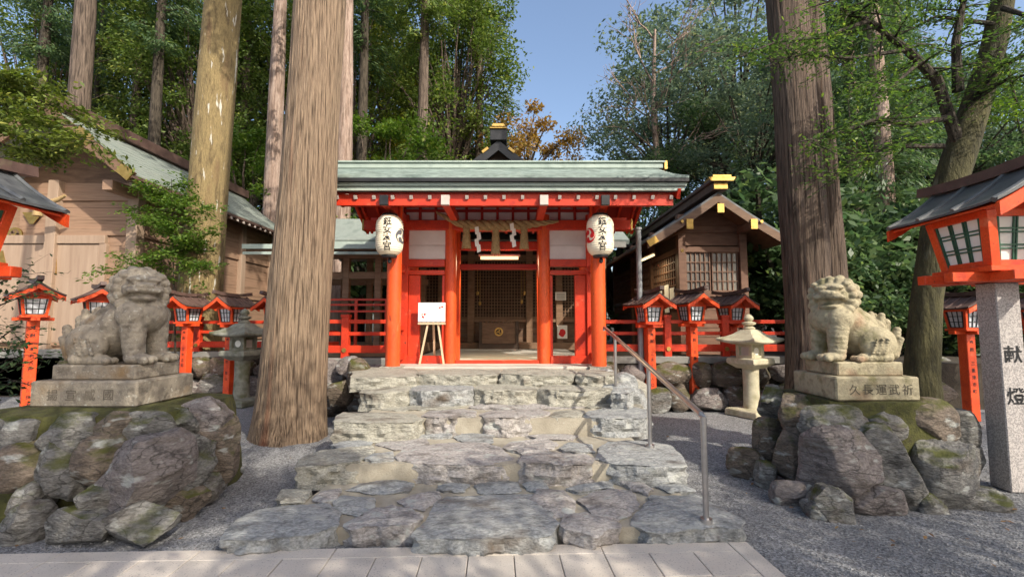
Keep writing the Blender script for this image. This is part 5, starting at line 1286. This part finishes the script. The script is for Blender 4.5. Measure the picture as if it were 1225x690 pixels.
# ------------------------------------------------------------------ right office
def office():
    t = thing('shrine_office', 'brown timber office with dark gabled roof and gilt fittings right of the gate', 'office', (4.7, 11, ZP))
    x0, x1, yf, yb = 4.0, 5.45, 11.0, 18.0
    MB().span((x0 + .06, yf + .06, ZP), (x1 - .06, yb, 4.0)).build('core', WOODD, t)
    k = MB(); z = ZP
    while z < 2.2: k.span((x0 + .02, yf, z), (x1 - .02, yf + .05, z + .2)); k.span((x0, yf + .05, z), (x0 + .05, yb, z + .2)); z += .206
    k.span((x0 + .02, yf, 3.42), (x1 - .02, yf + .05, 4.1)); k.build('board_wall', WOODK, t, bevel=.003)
    for x, y in ((x0, yf), (x1, yf), (x0, 13.2), (x0, 15.4), (x0, yb)): MB().box((x, y, 2.5), (.17, .17, 3.3)).build('column', WOODK, t, bevel=.008)
    k = MB()
    for z in (2.2, 3.25, 3.75): k.span((x0 - .06, yf - .05, z), (x1 + .06, yf + .06, z + .13)); k.span((x0 - .05, yf + .07, z), (x0 + .06, yb, z + .13))
    k.build('beam', WOODK, t, bevel=.006)
    mid = (x0 + x1) / 2 - .02
    for xa, xb in ((x0 + .12, mid - .03), (mid + .03, x1 - .12)):
        w = MB(); w.span((xa, yf + .015, 2.34), (xb, yf + .03, 3.25)); wo = w.build('window', GLASSD, t)
        k = MB(); 
        for j in range(6): k.span((xa + (xb - xa) * j / 5 - .012, yf - .012, 2.34), (xa + (xb - xa) * j / 5 + .012, yf + .012, 3.25))
        for j in range(5): k.span((xa, yf - .016, 2.34 + .9 * j / 4 - .012), (xb, yf + .014, 2.34 + .9 * j / 4 + .012))
        k.build('lattice', WOODK, wo)
    for ya, yb_ in ((11.3, 13.1), (13.3, 15.3), (15.5, 17.9)):
        w = MB(); w.span((x0 + .01, ya, 1.9), (x0 + .03, yb_, 3.25)); wo = w.build('window', GLASSD, t)
        k = MB(); n = int((yb_ - ya) / .16)
        for j in range(n + 1): k.span((x0 - .02, ya + (yb_ - ya) * j / n - .012, 1.9), (x0 + .012, ya + (yb_ - ya) * j / n + .012, 3.25))
        for j in range(8): k.span((x0 - .025, ya, 1.92 + j * .19), (x0 + .014, yb_, 1.945 + j * .19))
        k.build('lattice', WOODK, wo)
    # roof
    cx, ez, pz, hw, y0, y1 = 4.62, 3.46, 4.52, 1.62, 10.3, 18.6
    Mx = Matrix.Translation((cx, (y0 + y1) / 2, 0)); hl = (y1 - y0) / 2
    rf = MB(Mx); gable_roof(rf, hw, ez, pz, hl, .07, .12, 8); ro = rf.build('roof', ROOFD, t, smooth=False)
    k = MB(Mx); barge(k, hw * .99, ez - .04, pz - .05, -hl - .01, .07, .19, .12, 8); barge(k, hw * .99, ez - .04, pz - .05, hl - .06, .06, .19, .12, 8); bo = k.build('barge_board', WOODB, t)
    ub = MB(Mx); gable_roof(ub, hw * .96, ez - .05, pz - .09, hl - .1, .03, .12, 8); ub.build('soffit', WOODK, t)
    k = MB(Mx); k.span((-.16, -hl - .12, pz), (.16, hl, pz + .17)); k.span((-.22, -hl - .2, pz + .174), (.22, hl, pz + .25)); k.build('ridge', BROOF, ro, bevel=.01)
    k = MB(Mx); k.span((-.2, -hl - .23, pz + .255), (.2, -hl + .25, pz + .31)); k.span((-.15, -hl - .15, pz + .02), (.15, -hl - .125, pz + .15)); k.prism_y([(-.25, pz + .18), (.25, pz + .18), (.30, pz + .26), (-.30, pz + .26)], -hl - .225, -hl - .19); k.build('ridge_ornament', GOLD, ro)
    k = MB()
    for px, py, wd, ht in ((862, 249, 8, 11), (825, 268, 8, 12), (902, 268, 8, 12)):
        c = P(px, py, y0 - .03); q = y0 / F; k.box((c.x, y0 - .035, c.z), (wd * q, .03, ht * q))
    for s in (-1, 1): k.bar((cx + s * (hw - .02), y0 - .025, ez - .13), (cx + s * (hw - .22), y0 - .025, ez - .01), .02, .15)
    for px, py in ((816, 265), (911, 265), (816, 300)):
        c = P(px, py, y0 - .03); k.tube([(c.x, y0 - .05, c.z), (c.x, y0 - .02, c.z)], .035, 12)
    k.build('gilt_fitting', GOLD, bo, each=True)
    for px in (825, 902):
        c = P(px, 268, y0); k = MB(); k.span((c.x - .07, y0, c.z - .1), (c.x + .07, yf + .2, c.z + .08)); k.build('purlin_end', WOODK, t, bevel=.006)
    k = MB(Mx); k.prism_y([(-1.0, 3.72), (1.0, 3.72), (0, 4.36)], -hl + .66, -hl + .7); k.build('gable_wall', WOODK, t)
    # lit tube lamp under the left eave, notices
    l = thing('wall_lamp', 'small lit tube lamp under the eave of the brown office', 'lamp', P(772, 309, 12.4)); MB().tube([P(764, 313, 12.5), P(782, 305, 11.6)], .03, 10).build('tube', TUBEW, l); MB().bar(P(764, 311, 12.55), P(782, 303, 11.65), .06, .03).build('housing', WCAP, l); lamp_light(l, P(773, 310, 12.05), 12, .5)
    k = thing('paper_notice', 'pale paper notices hung on the lattice of the brown office', 'notice', (x0 - .05, 11.9, 2.3))
    for ya, za, zb in ((11.35, 1.95, 2.45), (11.75, 1.85, 2.55), (12.3, 1.9, 2.5)): MB().span((x0 - .06, ya, za), (x0 - .045, ya + .32, zb)).build('sheet', PAPERW, k)
office()

# ------------------------------------------------------------------ big trees in the yard
def near_tree(name, label, path, radii, m, flare=.35, ridge=.02, seed=1, seg=72, rows=110, lobes=5):
    t = thing(name, label, 'tree', path[0])
    vs, fs = trunk_geo(path, radii, seg, rows, flare, ridge, seed, lobes)
    MB().add(vs, fs, True).build('trunk', m, t, smooth=True)
    return t
def crown_on(t, cen, n, rx, rz_, m, seed, size=.16, lobes=30):
    rg = np.random.default_rng(seed); c = rg.normal(size=(lobes, 3)); c /= np.linalg.norm(c, axis=1)[:, None]; c *= rg.uniform(.35, 1, lobes)[:, None] ** .6
    c *= np.array([rx, rx, rz_]); k = rg.integers(0, lobes, n); p = rg.normal(size=(n, 3)); p /= np.linalg.norm(p, axis=1)[:, None]
    p *= (rg.uniform(.3, 1, n) ** .5)[:, None] * np.array([rx, rx, rz_ * .8]) * .36
    pts = c[k] + p + np.array(cen)
    me = leaf_mesh('crown', pts - np.array(base_of(t)), size, m, seed=seed); return link('crown', me, m, t), c + np.array(cen)

def vline(px, py, Y, ztop, lean=0.0):
    b = PZ(px, py, 0) if Y is None else Vector((P(px, py, Y).x, Y, 0))
    return b, Vector((b.x + lean, b.y, ztop))
def yard_trees():
    b = Vector((P(347, 514, 6.36).x, 6.36, .07)); e = Vector((b.x + .52, 6.36, 14))
    t = near_tree('cedar_tree', 'massive pale barked cedar trunk standing left of the stairs before the gate', [b - Vector((0, 0, .1)), b.lerp(e, .1), b.lerp(e, .35), e], [.44, .41, .345, .29], BK_MAIN, .16, .018, 3, 170, 170)
    crown_on(t, (b.x + .5, b.y - .5, 15), 3500, 2.6, 3, LF_CON, 11, .3)
    b = Vector((-7.32, 10.9, .8)); e = Vector((-6.9, 10.9, 16))
    t = near_tree('cypress_tree', 'mossy yellow brown trunk with white lichen spots beside the left hall', [b, b.lerp(e, .2), b.lerp(e, .5), e], [.46, .43, .40, .36], BK_MOSSY, .2, .008, 5, 80, 110)
    crown_on(t, (b.x, b.y, 15), 8000, 3.0, 4, LF_CON, 12, .3)
    b = Vector((P(975, 400, 7.75).x, 7.75, 0)); e = Vector((b.x - .42, 7.8, 15))
    t = near_tree('cedar_tree', 'dark red brown giant cedar trunk behind the yellowish stone lion', [b - Vector((0, 0, .1)), b.lerp(e, .12), b.lerp(e, .4), e], [.43, .365, .315, .26], BK_CEDAR, .45, .026, 8, 110, 150, 4)
    b2 = Vector((P(999, 400, 8.3).x, 8.3, 0)); e2 = Vector((b2.x - .35, 8.3, 15))
    vs, fs = trunk_geo([b2, b2.lerp(e2, .12), b2.lerp(e2, .4), e2], [.34, .28, .24, .19], 60, 90, .25, .03, 18, 4)
    MB().add(vs, fs, True).build('trunk', BK_CEDAR, t, smooth=True)
    crown_on(t, (4.6, 8.2, 16.5), 3000, 2.4, 3, LF_DARK, 13, .3)
yard_trees()

def spray(branches, n_leaf, size, m, t, bark_m, spread=.18, seed=0, hang=.2, name='foliage', up=.9, flat=.45, aspect=.42):
    """leafy twigs round given branch curves -> a limb mesh and a leaf mesh"""
    rg = np.random.default_rng(seed); rr = random.Random(seed); lm = MB(); cs, ax = [], []
    for pts, r0 in branches:
        lm.tube(pts, [r0 * (1 - .8 * i / (len(pts) - 1)) for i in range(len(pts))], 7)
        tot = len(pts) - 1
        for k in range(int(tot * 2.2)):
            q = rr.uniform(.25, 1) * tot; i = min(int(q), tot - 1); p = Vector(pts[i]).lerp(Vector(pts[i + 1]), q - i)
            d = Vector((rr.gauss(0, 1), rr.gauss(0, 1), rr.gauss(-.05, .35))).normalized() * rr.uniform(.6, 1.6) * spread * 2.2
            tw = [p, p + d * .5 + Vector((0, 0, .02)), p + d]
            lm.tube(tw, [r0 * .22, r0 * .15, r0 * .06], 4, False)
            m_ = n_leaf
            u = rg.uniform(.1, 1.05, m_)[:, None]
            base = np.array(p)[None] * (1 - u) + np.array(tw[2])[None] * u
            base = base + rg.normal(size=(m_, 3)) * np.array([spread * .4, spread * .4, spread * .4 * flat])
            cs.append(base); ax.append(np.repeat(np.array(d.normalized())[None], m_, 0))
    cs = np.concatenate(cs); ax = np.concatenate(ax)
    off = base_of(t); lm.build('limb', bark_m, t)
    return link(name, leaf_mesh(name, cs - np.array(off), size, m, aspect, up, seed, ax, hang), m, t)

def bent_tree():
    b = P(1106, 520, 6.5); b.z = 0; Yt = 6.5
    path = [b, P(1102, 450, Yt), P(1108, 360, Yt), P(1122, 270, Yt), P(1146, 190, Yt), P(1172, 110, Yt), P(1190, 50, Yt - .1), P(1203, -20, Yt - .2), P(1210, -150, Yt - .4)]
    path[0].z = -.05
    t = near_tree('evergreen_oak', 'mossy bent tree with spreading limbs behind the large lantern on the right', path, [.23, .20, .18, .19, .20, .165, .145, .125, .09], BK_GREEN, .2, .008, 6, 48, 90)
    br = []
    def limb(pl, r):
        pts = [P(x, y, Y) for x, y, Y in pl]; f = []
        for i in range(len(pts) - 1):
            for k in range(3): f.append(pts[i].lerp(pts[i + 1], k / 3))
        f.append(pts[-1]); br.append((f, r))
    limb([(1150, 185, 6.5), (1120, 95, 6.3), (1085, 60, 6.2), (1040, 25, 6.0), (1000, 10, 5.9)], .085)
    limb([(1146, 110, 6.3), (1143, 50, 6.2), (1155, -10, 6.1), (1160, -60, 6)], .07)
    limb([(1138, 140, 6.4), (1090, 150, 6.1), (1050, 142, 6.0), (1000, 160, 5.8), (955, 170, 5.7)], .045)
    limb([(1128, 175, 6.4), (1085, 175, 6.2), (1050, 180, 6.0), (1005, 210, 5.8)], .04)
    limb([(1155, 130, 6.4), (1195, 80, 6.0), (1240, 60, 5.6)], .05)
    limb([(1165, 120, 6.3), (1205, 95, 5.9), (1250, 85, 5.6)], .035)
    limb([(1085, 60, 6.2), (1020, 70, 6.0), (960, 65, 5.8), (915, 80, 5.6)], .03)
    limb([(1040, 25, 6.0), (985, 45, 5.8), (930, 50, 5.6), (880, 70, 5.5)], .03)
    limb([(1100, 75, 6.2), (1060, 110, 5.9), (1010, 100, 5.7)], .025)
    limb([(1155, 0, 6.1), (1105, -20, 5.9), (1050, -10, 5.8), (980, 5, 5.6)], .04)
    limb([(1200, 10, 6.2), (1230, 20, 5.9), (1270, 30, 5.6)], .04)
    limb([(1195, 30, 6.3), (1120, 20, 6.6), (1060, 50, 6.8)], .035)
    LF_MID = leaf_mat('mid_green_leaves', (0.045, 0.09, 0.025), (0.12, 0.19, 0.045), (0.24, 0.30, 0.07), 0.45)
    spray(br, 46, .062, LF_MID, t, BK_DARK, .20, 21)
    lit = []
    limb2 = [[(1180, 90, 6.6), (1170, 130, 6.8), (1190, 150, 7)], [(1200, 60, 6.6), (1215, 120, 6.8), (1240, 160, 7)], [(1120, 100, 6.9), (1080, 110, 7.1), (1050, 90, 7.2)]]
    for pl in limb2:
        pts = [P(x, y, Y) for x, y, Y in pl]; f = [pts[0], pts[0].lerp(pts[1], .5), pts[1], pts[1].lerp(pts[2], .5), pts[2]]; lit.append((f, .025))
    spray(lit, 50, .065, LF_BRI, t, BK_DARK, .17, 22, name='sunlit_foliage')
bent_tree()

def near_plants():
    # young tree before the left hall
    b = P(214, 400, 9.95); b.z = .3
    t = thing('young_tree', 'young bright green tree in front of the mossy trunk and the left hall', 'tree', b); rr = random.Random(5)
    top = P(205, 214, 9.9); br = [([b, b.lerp(top, .3), b.lerp(top, .6), top], .025)]
    for i in range(26):
        u = .50 + .48 * i / 26; p = b.lerp(top, u); a = rr.uniform(0, 6.28); L_ = (1.35 - u) * rr.uniform(.9, 2.1)
        e = p + Vector((math.cos(a) * L_, math.sin(a) * L_ * .5 - .1, rr.uniform(-.05, .25)))
        br.append((curve_pts(p, e, .03, 5, .08, rr), .010))
    spray(br, 26, .09, LF_BRI, t, BK_DARK, .16, 31, hang=.1)
    # overhanging sprays, upper left
    b = P(-60, 190, 6.2)
    t = thing('overhanging_branch_tree', 'leafy evergreen branches reaching in over the left hall roof from the left edge', 'tree', Vector((-7.6, 6.0, 0)))
    vs, fs = trunk_geo([(-7.6, 6.0, 0), (-7.5, 6.1, 3), (-7.4, 6.2, 6), (-7.3, 6.2, 9)], [.16, .13, .11, .06], 24, 40, .2, .006, 9); MB().add(vs, fs, True).build('trunk', BK_DARK, t, smooth=True)
    br = []
    for pl in [[(-50, 120), (0, 125), (50, 140), (95, 165), (120, 172)], [(-50, 150), (0, 150), (45, 165), (80, 185)], [(-60, 100), (0, 105), (40, 112), (85, 140)], [(-50, 170), (0, 172), (30, 180), (55, 178)], [(-50, 80), (-10, 85), (20, 95), (60, 120)], [(-40, 140), (20, 135), (70, 150), (110, 150)]]:
        pts = [P(x, y, 6.1 + rr.uniform(-.3, .3)) for x, y in pl]; f = []
        for i in range(len(pts) - 1): f += [pts[i], pts[i].lerp(pts[i + 1], .5)]
        br.append((f + [pts[-1]], .022))
    spray(br, 60, .085, LF_OLIVE, t, BK_DARK, .19, 41)
    # dark shrub, lower left edge
    b = P(-10, 520, 4.0); b.z = .0
    t = thing('shrub', 'dark leafy shrub twigs at the left edge in front of the red lantern post', 'shrub', Vector((-4.75, 4.6, .8)))
    br = []
    for pl in [[(-30, 450), (0, 440), (25, 425), (55, 425)], [(-30, 420), (0, 405), (20, 390), (50, 395)], [(-30, 380), (0, 365), (25, 355), (48, 350)], [(-30, 350), (0, 338), (18, 330), (35, 328)], [(-30, 470), (0, 465), (18, 455), (38, 462)], [(-30, 400), (5, 420), (30, 410), (60, 412)]]:
        pts = [P(x, y, 4.6 + rr.uniform(-.2, .2)) for x, y in pl]; f = []
        for i in range(len(pts) - 1): f += [pts[i], pts[i].lerp(pts[i + 1], .5)]
        br.append((f + [pts[-1]], .010))
    spray(br, 7, .065, LF_DARK, t, BK_DARK, .11, 51, hang=.3)
near_plants()

# ------------------------------------------------------------------ the wood behind
def proto_conifer(seed, m, H=22, r=.28, c0=7.5, R0=2.6, nb=84, bm_=BK_BG, lsz=.20):
    rr = random.Random(seed); rg = np.random.default_rng(seed)
    tm = MB(); vs, fs = trunk_geo([(0, 0, 0), (.05, 0, H * .3), (.0, .08, H * .65), (0, 0, H)], [r, r * .85, r * .55, .03], 22, 50, .25, .02, seed); tm.add(vs, fs, True)
    cs, ax = [], []
    for i in range(nb):
        u = (i + rr.random()) / nb; z = c0 + (H - c0) * u; a = rr.uniform(0, 6.283); L_ = R0 * (1 - u * .75) * rr.uniform(.55, 1.15) * (0.55 + .45 * min(1, u * 5))
        dr = -.30 - .25 * rr.random()
        p = [Vector((0, 0, z)), Vector((math.cos(a) * L_ * .5, math.sin(a) * L_ * .5, z + .12 * L_)), Vector((math.cos(a) * L_, math.sin(a) * L_, z + dr * L_ * .6))]
        tm.tube(p, [.035, .022, .008], 4, False)
        for k in range(8):
            q = .25 + .8 * k / 8; c = p[0].lerp(p[1], q * 2) if q < .5 else p[1].lerp(p[2], min(q * 2 - 1, 1.1))
            n = 28; s = .26 + .2 * (1 - abs(q - .6))
            c2 = np.array(c) + rg.normal(size=(n, 3)) * np.array([s * .55, s * .55, s * .32]) - np.array([0, 0, .12])
            cs.append(c2); d = np.array([math.cos(a), math.sin(a), -.5]); ax.append(np.repeat(d[None], n, 0))
    cs = np.concatenate(cs); ax = np.concatenate(ax)
    return tm, leaf_mesh('crown', cs, lsz, m, .30, .5, seed, ax, .5)
def proto_broad(seed, H=13, r=.25, rx=4.0, rz_=4.2, n=17000, lobes=46, size=.19, bm_=BK_DARK, m=None):
    rr = random.Random(seed); rg = np.random.default_rng(seed); zc = H - rz_
    tm = MB(); fork = zc - rz_ * .55
    vs, fs = trunk_geo([(0, 0, 0), (.1, .05, fork * .5), (0, .1, fork), (.05, 0, zc)], [r, r * .85, r * .75, r * .35], 20, 36, .25, .01, seed); tm.add(vs, fs, True)
    c = rg.normal(size=(lobes, 3)); c /= np.linalg.norm(c, axis=1)[:, None]; c[:, 2] = c[:, 2] * .95 + .05
    c *= (rg.uniform(.25, 1, lobes) ** .5)[:, None] * np.array([rx, rx, rz_]); c[:, 2] += zc
    for q in c:
        b = Vector((0, .1, fork + rr.uniform(-.1, .5) * (zc - fork))); tm.tube(curve_pts(b, Vector(q), -.3, 5, .12, rr), [.09, .07, .055, .04, .028, .012], 5, False)
    k = rg.integers(0, lobes, n); sz = rg.uniform(.7, 1.35, lobes)
    p = rg.normal(size=(n, 3)); p /= np.linalg.norm(p, axis=1)[:, None]; p[:, 2] = np.where(p[:, 2] < -.3, p[:, 2] * .4, p[:, 2])
    p *= (rg.uniform(.2, 1, n) ** .6)[:, None] * (sz[k])[:, None] * np.array([rx, rx, rz_ * .7]) * .24
    pts = c[k] + p + rg.normal(size=(n, 3)) * .08
    return tm, leaf_mesh('crown', pts, size, m or LF_CAM, .5, .5, seed)
def make_proto(pr, bm_):
    me = pr[0].build('trunk', bm_, None, smooth=True); tmesh = me.data; bpy.data.objects.remove(me)
    return tmesh, pr[1]
def remat(me, m): c = me.copy(); c.materials.clear(); c.materials.append(m); return c
def plant_tree(name, label, proto, x, y, s=1.0, rz=0.0, group=None, z=0.0, sz=None):
    t = thing(name, label, 'tree', (x, y, z), rz, group); t.scale = (s, s, sz or s)
    link('trunk', proto[0], None, t); link('crown', proto[1], None, t); return t
def wood():
    A = make_proto(proto_conifer(1, LF_CON), BK_BG); A2 = make_proto(proto_conifer(2, LF_OLIVE, 24, .30, 6.0, 2.9, 95), BK_BG)
    C_ = make_proto(proto_conifer(5, LF_CON, H=27, r=.30, c0=14.0, R0=2.4, nb=60), BK_BG); A3 = (remat(C_[0], BK_PALE), C_[1]); CD = (remat(C_[0], BK_DARK), remat(C_[1], LF_DARK)); AD = (remat(A[0], BK_DARK), remat(A2[1], LF_DARK))
    Bd = make_proto(proto_broad(3, 14, .28, 4.3, 4.6, 15000, 44, .17, m=LF_CAM), BK_DARK); Bk = (Bd[0], remat(Bd[1], LF_DARK))
    Bb = make_proto(proto_broad(4, 10, .16, 2.9, 3.4, 13000, 40, .17, m=LF_BRI), BK_BG); Bg = (Bb[0], remat(Bb[1], LF_GOLD))
    Ba = make_proto(proto_broad(6, 12, .18, 2.4, 3.0, 5200, 30, .19, m=LF_AUT), BK_BG); Bo = (Bb[0], remat(Bb[1], LF_OLIVE))
    gl, gr = 'tall conifers in the wood behind the left hall', 'evergreen trees in the wood on the right'
    def X(px, Y): return P(px, 300, Y).x
    T = make_proto(proto_broad(14, 21, .30, 3.9, 8.2, 34000, 95, .19, m=LF_OLIVE), BK_BG); Tg = (T[0], remat(T[1], LF_GOLD)); Tc = (T[0], remat(T[1], LF_CON)); Tb = (T[0], remat(T[1], LF_BRI))
    for i, (lab, pr, px, Y, s) in enumerate([('tall full crowned green tree left of the sky gap above the gate', Tc, 540, 24, 1.0), ('tall yellow green tree behind the straight trunk left of the sky gap', Tg, 470, 28, 1.0), ('tall olive tree behind the cedar trunk and corridor', T, 420, 25, 1.0),
          ('tall dark green tree between the pale trunk and the cedar trunk', Tc, 345, 26, 1.05), ('tall green tree between mossy trunk and pale trunk', Tb, 285, 27, 1.0), ('tall green tree behind the mossy trunk', Tc, 225, 23, .95), ('tall olive tree behind the middle of the left hall', T, 140, 28, 1.05), ('tall green tree at the far left behind the hall ridge', Tc, 45, 25, 1.0), ('bright tall tree just left of the sky gap, farther back', Tb, 500, 32, 1.05)]):
        plant_tree('broadleaf_tree', lab, pr, X(px, Y), Y, s, i * 2.3, 'broadleaf trees in the wood on the left')
    L_ = [('tall conifer behind the left hall, leftmost in the wood', CD, 32, 20, .95), ('thick dark trunked conifer rising over the left hall roof', C_, 80, 17.5, 1.4), ('slim conifer right of the thick dark trunk over the left hall', CD, 103, 24, .8),
          ('conifer seen over the middle of the left hall roof', A2, 150, 22, 1.0), ('dark conifer just left of the mossy trunk', CD, 175, 19.5, .95), ('thin distant conifer beside the mossy trunk', CD, 207, 25, .8),
          ('conifer in the gap between mossy trunk and pale trunk', A, 285, 24, 1.1), ('pale straight conifer trunk rising behind the left hall roof end', A3, 322, 18, 1.15), ('conifer hidden close behind the massive cedar trunk', A3, 407, 15.5, 1.0),
          ('conifer behind the left end of the gate roof', CD, 431, 19, .9), ('straight dark trunked conifer behind the left half of the gate roof', C_, 503, 19, .95), ('slim conifer right of the straight dark trunk behind the gate', A2, 572, 24, 1.0)]
    for i, (lab, pr, px, Y, s) in enumerate(L_): plant_tree('conifer_tree', lab, pr, X(px, Y), Y, s, i * 1.7, gl)
    for i, (lab, pr, px, Y, s, z) in enumerate([('bright green broadleaf tree between the cedar trunk and the gate roof', Bb, 455, 18, 1.0, 0), ('yellow green broadleaf tree behind the straight trunk over the gate', Bg, 490, 24, 1.15, 0), ('bright green tree right of the mossy trunk', Bb, 290, 20, 1.0, 0),
          ('olive green tree behind the left hall roof', Bo, 170, 26, 1.3, 0), ('loose bright green tree above the middle of the gate roof', Bo, 548, 22, .9, 0), ('yellowish tree low behind the left hall roof end', Bg, 350, 26, 1.2, 0), ('olive tree at the far left behind the overhanging branches', Bo, 20, 24, 1.3, 0)]):
        plant_tree('broadleaf_tree', lab, pr, X(px, Y), Y, s, i * 2.1, 'broadleaf trees in the wood on the left', z)
    plant_tree('autumn_tree', 'orange autumn tree in the gap of sky above the gate roof', Ba, X(630, 24), 24, 1.1, .4)
    plant_tree('round_tree', 'rounded grey green tree behind the gilt gable of the worship hall', (Bb[0], remat(Bb[1], LF_CAM)), X(672, 20.5), 20.5, .86, 1.0)
    R_ = [('dark camphor tree with thin trunk right of the sky gap', Bd, 800, 24, 1.15, 0), ('broad dark camphor tree behind the office roof', Bd, 862, 27, 1.5, 1.3), ('deep green evergreen directly behind the office', Bk, 880, 23, 1.0, 2.2), ('tall dark evergreen left of the giant cedar', Bd, 905, 20.5, 1.0, 3.0),
          ('dark evergreen between the giant cedar and the bent tree', Bk, 1045, 18, .85, .7), ('dark evergreen behind the bent tree', Bk, 1130, 16.5, .8, 1.9), ('dark evergreen at the far right edge of the wood', Bk, 1255, 16, .8, 2.8), ('camphor tree high above the office ridge', Bd, 885, 30, 1.9, 4.0),
          ('camphor tree behind the right end of the gate roof', Bk, 765, 21, .66, 5.0), ('tall evergreen far back between cedar and lantern', Bd, 1010, 26, 1.35, .3), ('tall evergreen far back at the right', Bd, 1180, 24, 1.2, 1.1)]
    for lab, pr, px, Y, s, a in R_: plant_tree('evergreen_tree', lab, pr, X(px, Y), Y, s, a, gr)
    for i, (lab, px, Y, s) in enumerate([('pale mottled trunk right of the giant cedar', 1062, 13.5, .85), ('slim pale trunk close right of the giant cedar', 1030, 15.5, .85), ('thin trunk between pale mottled trunk and bent tree', 1088, 18, .8)]):
        plant_tree('conifer_tree', lab, (A3[0], AD[1]), X(px, Y), Y, s, i * 2.0, 'pale trunked conifers right of the giant cedar')
    # leafless tree, upper right of the sky gap
    rr = random.Random(77); b = Vector((X(790, 22), 22, 0)); t = thing('bare_tree', 'leafless branching tree top against the sky right of the gap', 'tree', b); k = MB()
    k.tube([b, b + Vector((.2, 0, 6)), b + Vector((-.2, 0, 12)), b + Vector((0, 0, 16))], [.22, .18, .12, .06], 10)
    def twig(p, d, L0, r, dep):
        q = p + d * L0; m_ = p.lerp(q, .5) + Vector((rr.gauss(0, .06), rr.gauss(0, .06), rr.gauss(0, .06))) * L0; k.tube([p, m_, q], [r, r * .8, r * .6], 4, False)
        if dep:
            for _ in range(3 if dep > 1 else 2): twig(m_.lerp(q, rr.uniform(.2, 1)), (d + Vector((rr.gauss(0, .5), rr.gauss(0, .5), rr.gauss(.1, .4)))).normalized(), L0 * rr.uniform(.6, .85), r * .6, dep - 1)
    for i in range(9): twig(b + Vector((0, 0, 9 + i * .8)), Vector((rr.uniform(-1, .6), rr.uniform(-.6, .6), rr.uniform(.1, .7))).normalized(), 1.7, .05, 3)
    k.build('trunk', BK_PALE, t)
    # undergrowth on the right and behind the buildings
    tm, me = proto_broad(8, 2.4, .05, 1.15, 1.15, 4200, 26, .13, m=LF_DARK); UB = make_proto((tm, me), BK_DARK)
    rr = random.Random(9); places = ['beside the giant cedar foot', 'behind the large lantern', 'between cedar and bent tree']
    bl = ['round dark bush at the foot of the giant cedar', 'dark bush right of the giant cedar', 'dark bush left of the bent tree', 'dark bush directly behind the bent tree', 'tall dark bush behind the red lantern on the right', 'dark bush behind the large granite post lantern', 'dark bush at the right picture edge',
          'back row bush behind the giant cedar', 'back row bush showing right of the giant cedar', 'back row bush between cedar and bent tree', 'back row bush left of the bent tree trunk', 'back row bush right of the bent tree trunk', 'back row bush under the large lantern roof', 'back row bush at the far right']
    for i, lab in enumerate(bl):
        row = i // 7; px = 985 + (i % 7) * 42; Y = (11.0, 12.6)[row] + rr.uniform(-.3, .3); s = (1.15, 1.9)[row] * rr.uniform(.9, 1.15)
        t = plant_tree('bush', lab, UB, X(px, Y), Y, s, rr.uniform(0, 6), 'dark bushes at the edge of the wood', .5); t['category'] = 'bush'
    for i, (lab, px, Y, s) in enumerate([('tall bush filling the gap between office and giant cedar', 925, 13.5, 2.3), ('second bush in the gap between office and giant cedar', 950, 12.3, 1.7), ('bush behind the worship hall left side', 500, 21, 2.6), ('bush behind the corridor roof', 430, 18, 2.4), ('bush behind the gate roof near the office', 730, 19.5, 2.5)]):
        t = plant_tree('bush', lab, UB, X(px, Y), Y, s, i * 1.3, 'dark bushes at the edge of the wood', .4); t['category'] = 'bush'
    # trees behind the viewer: their shade falls on the forecourt
    for i, (x, y, s, pr) in enumerate([(7.4, -2.3, .50, Bk), (11.2, -4.6, .56, Bk), (4.6, -3.2, .54, Bk), (15.5, -3.0, .8, Bd), (1.5, -2.6, .66, Bd)]):
        plant_tree('evergreen_tree', ['low evergreen tree behind the viewer on the right', 'evergreen tree farther back behind the viewer', 'small evergreen tree close behind the viewer', 'tall evergreen tree right of the forecourt', 'evergreen tree behind the viewer on the left'][i], pr, x, y, s, i * 1.1, 'evergreen trees shading the forecourt')
wood()

# ------------------------------------------------------------------ loose rocks in the yard
def loose():
    for i, (lab, px, py, wd, ht, Y, m) in enumerate([('grey boulder lying behind the red lantern on the far right', 1128, 452, 46, 40, 9.6, ROCKG), ('dark boulder right of the granite lantern post', 1205, 462, 60, 34, 9.4, ROCKG), ('low boulder at the foot of the bent tree', 1120, 470, 40, 24, 8.8, ROCKB),
         ('flat pale stepping stone beside the far right red lantern', 1154, 508, 34, 8, 7.3, STEPC), ('small pale stone in the gravel left of the stairs', 287, 562, 10, 6, 4.95, STEPG)]):
        k = Y / F; vs, fs = boulder(P(px, py, Y), (wd * k, max(.2, wd * k * .7) if ht > 8 else wd * k, ht * k * 1.25), 700 + i, sub=3)
        tag(MB().add(vs, fs, True).build('loose_rock', m, None, smooth=True), lab, 'rock')
loose()
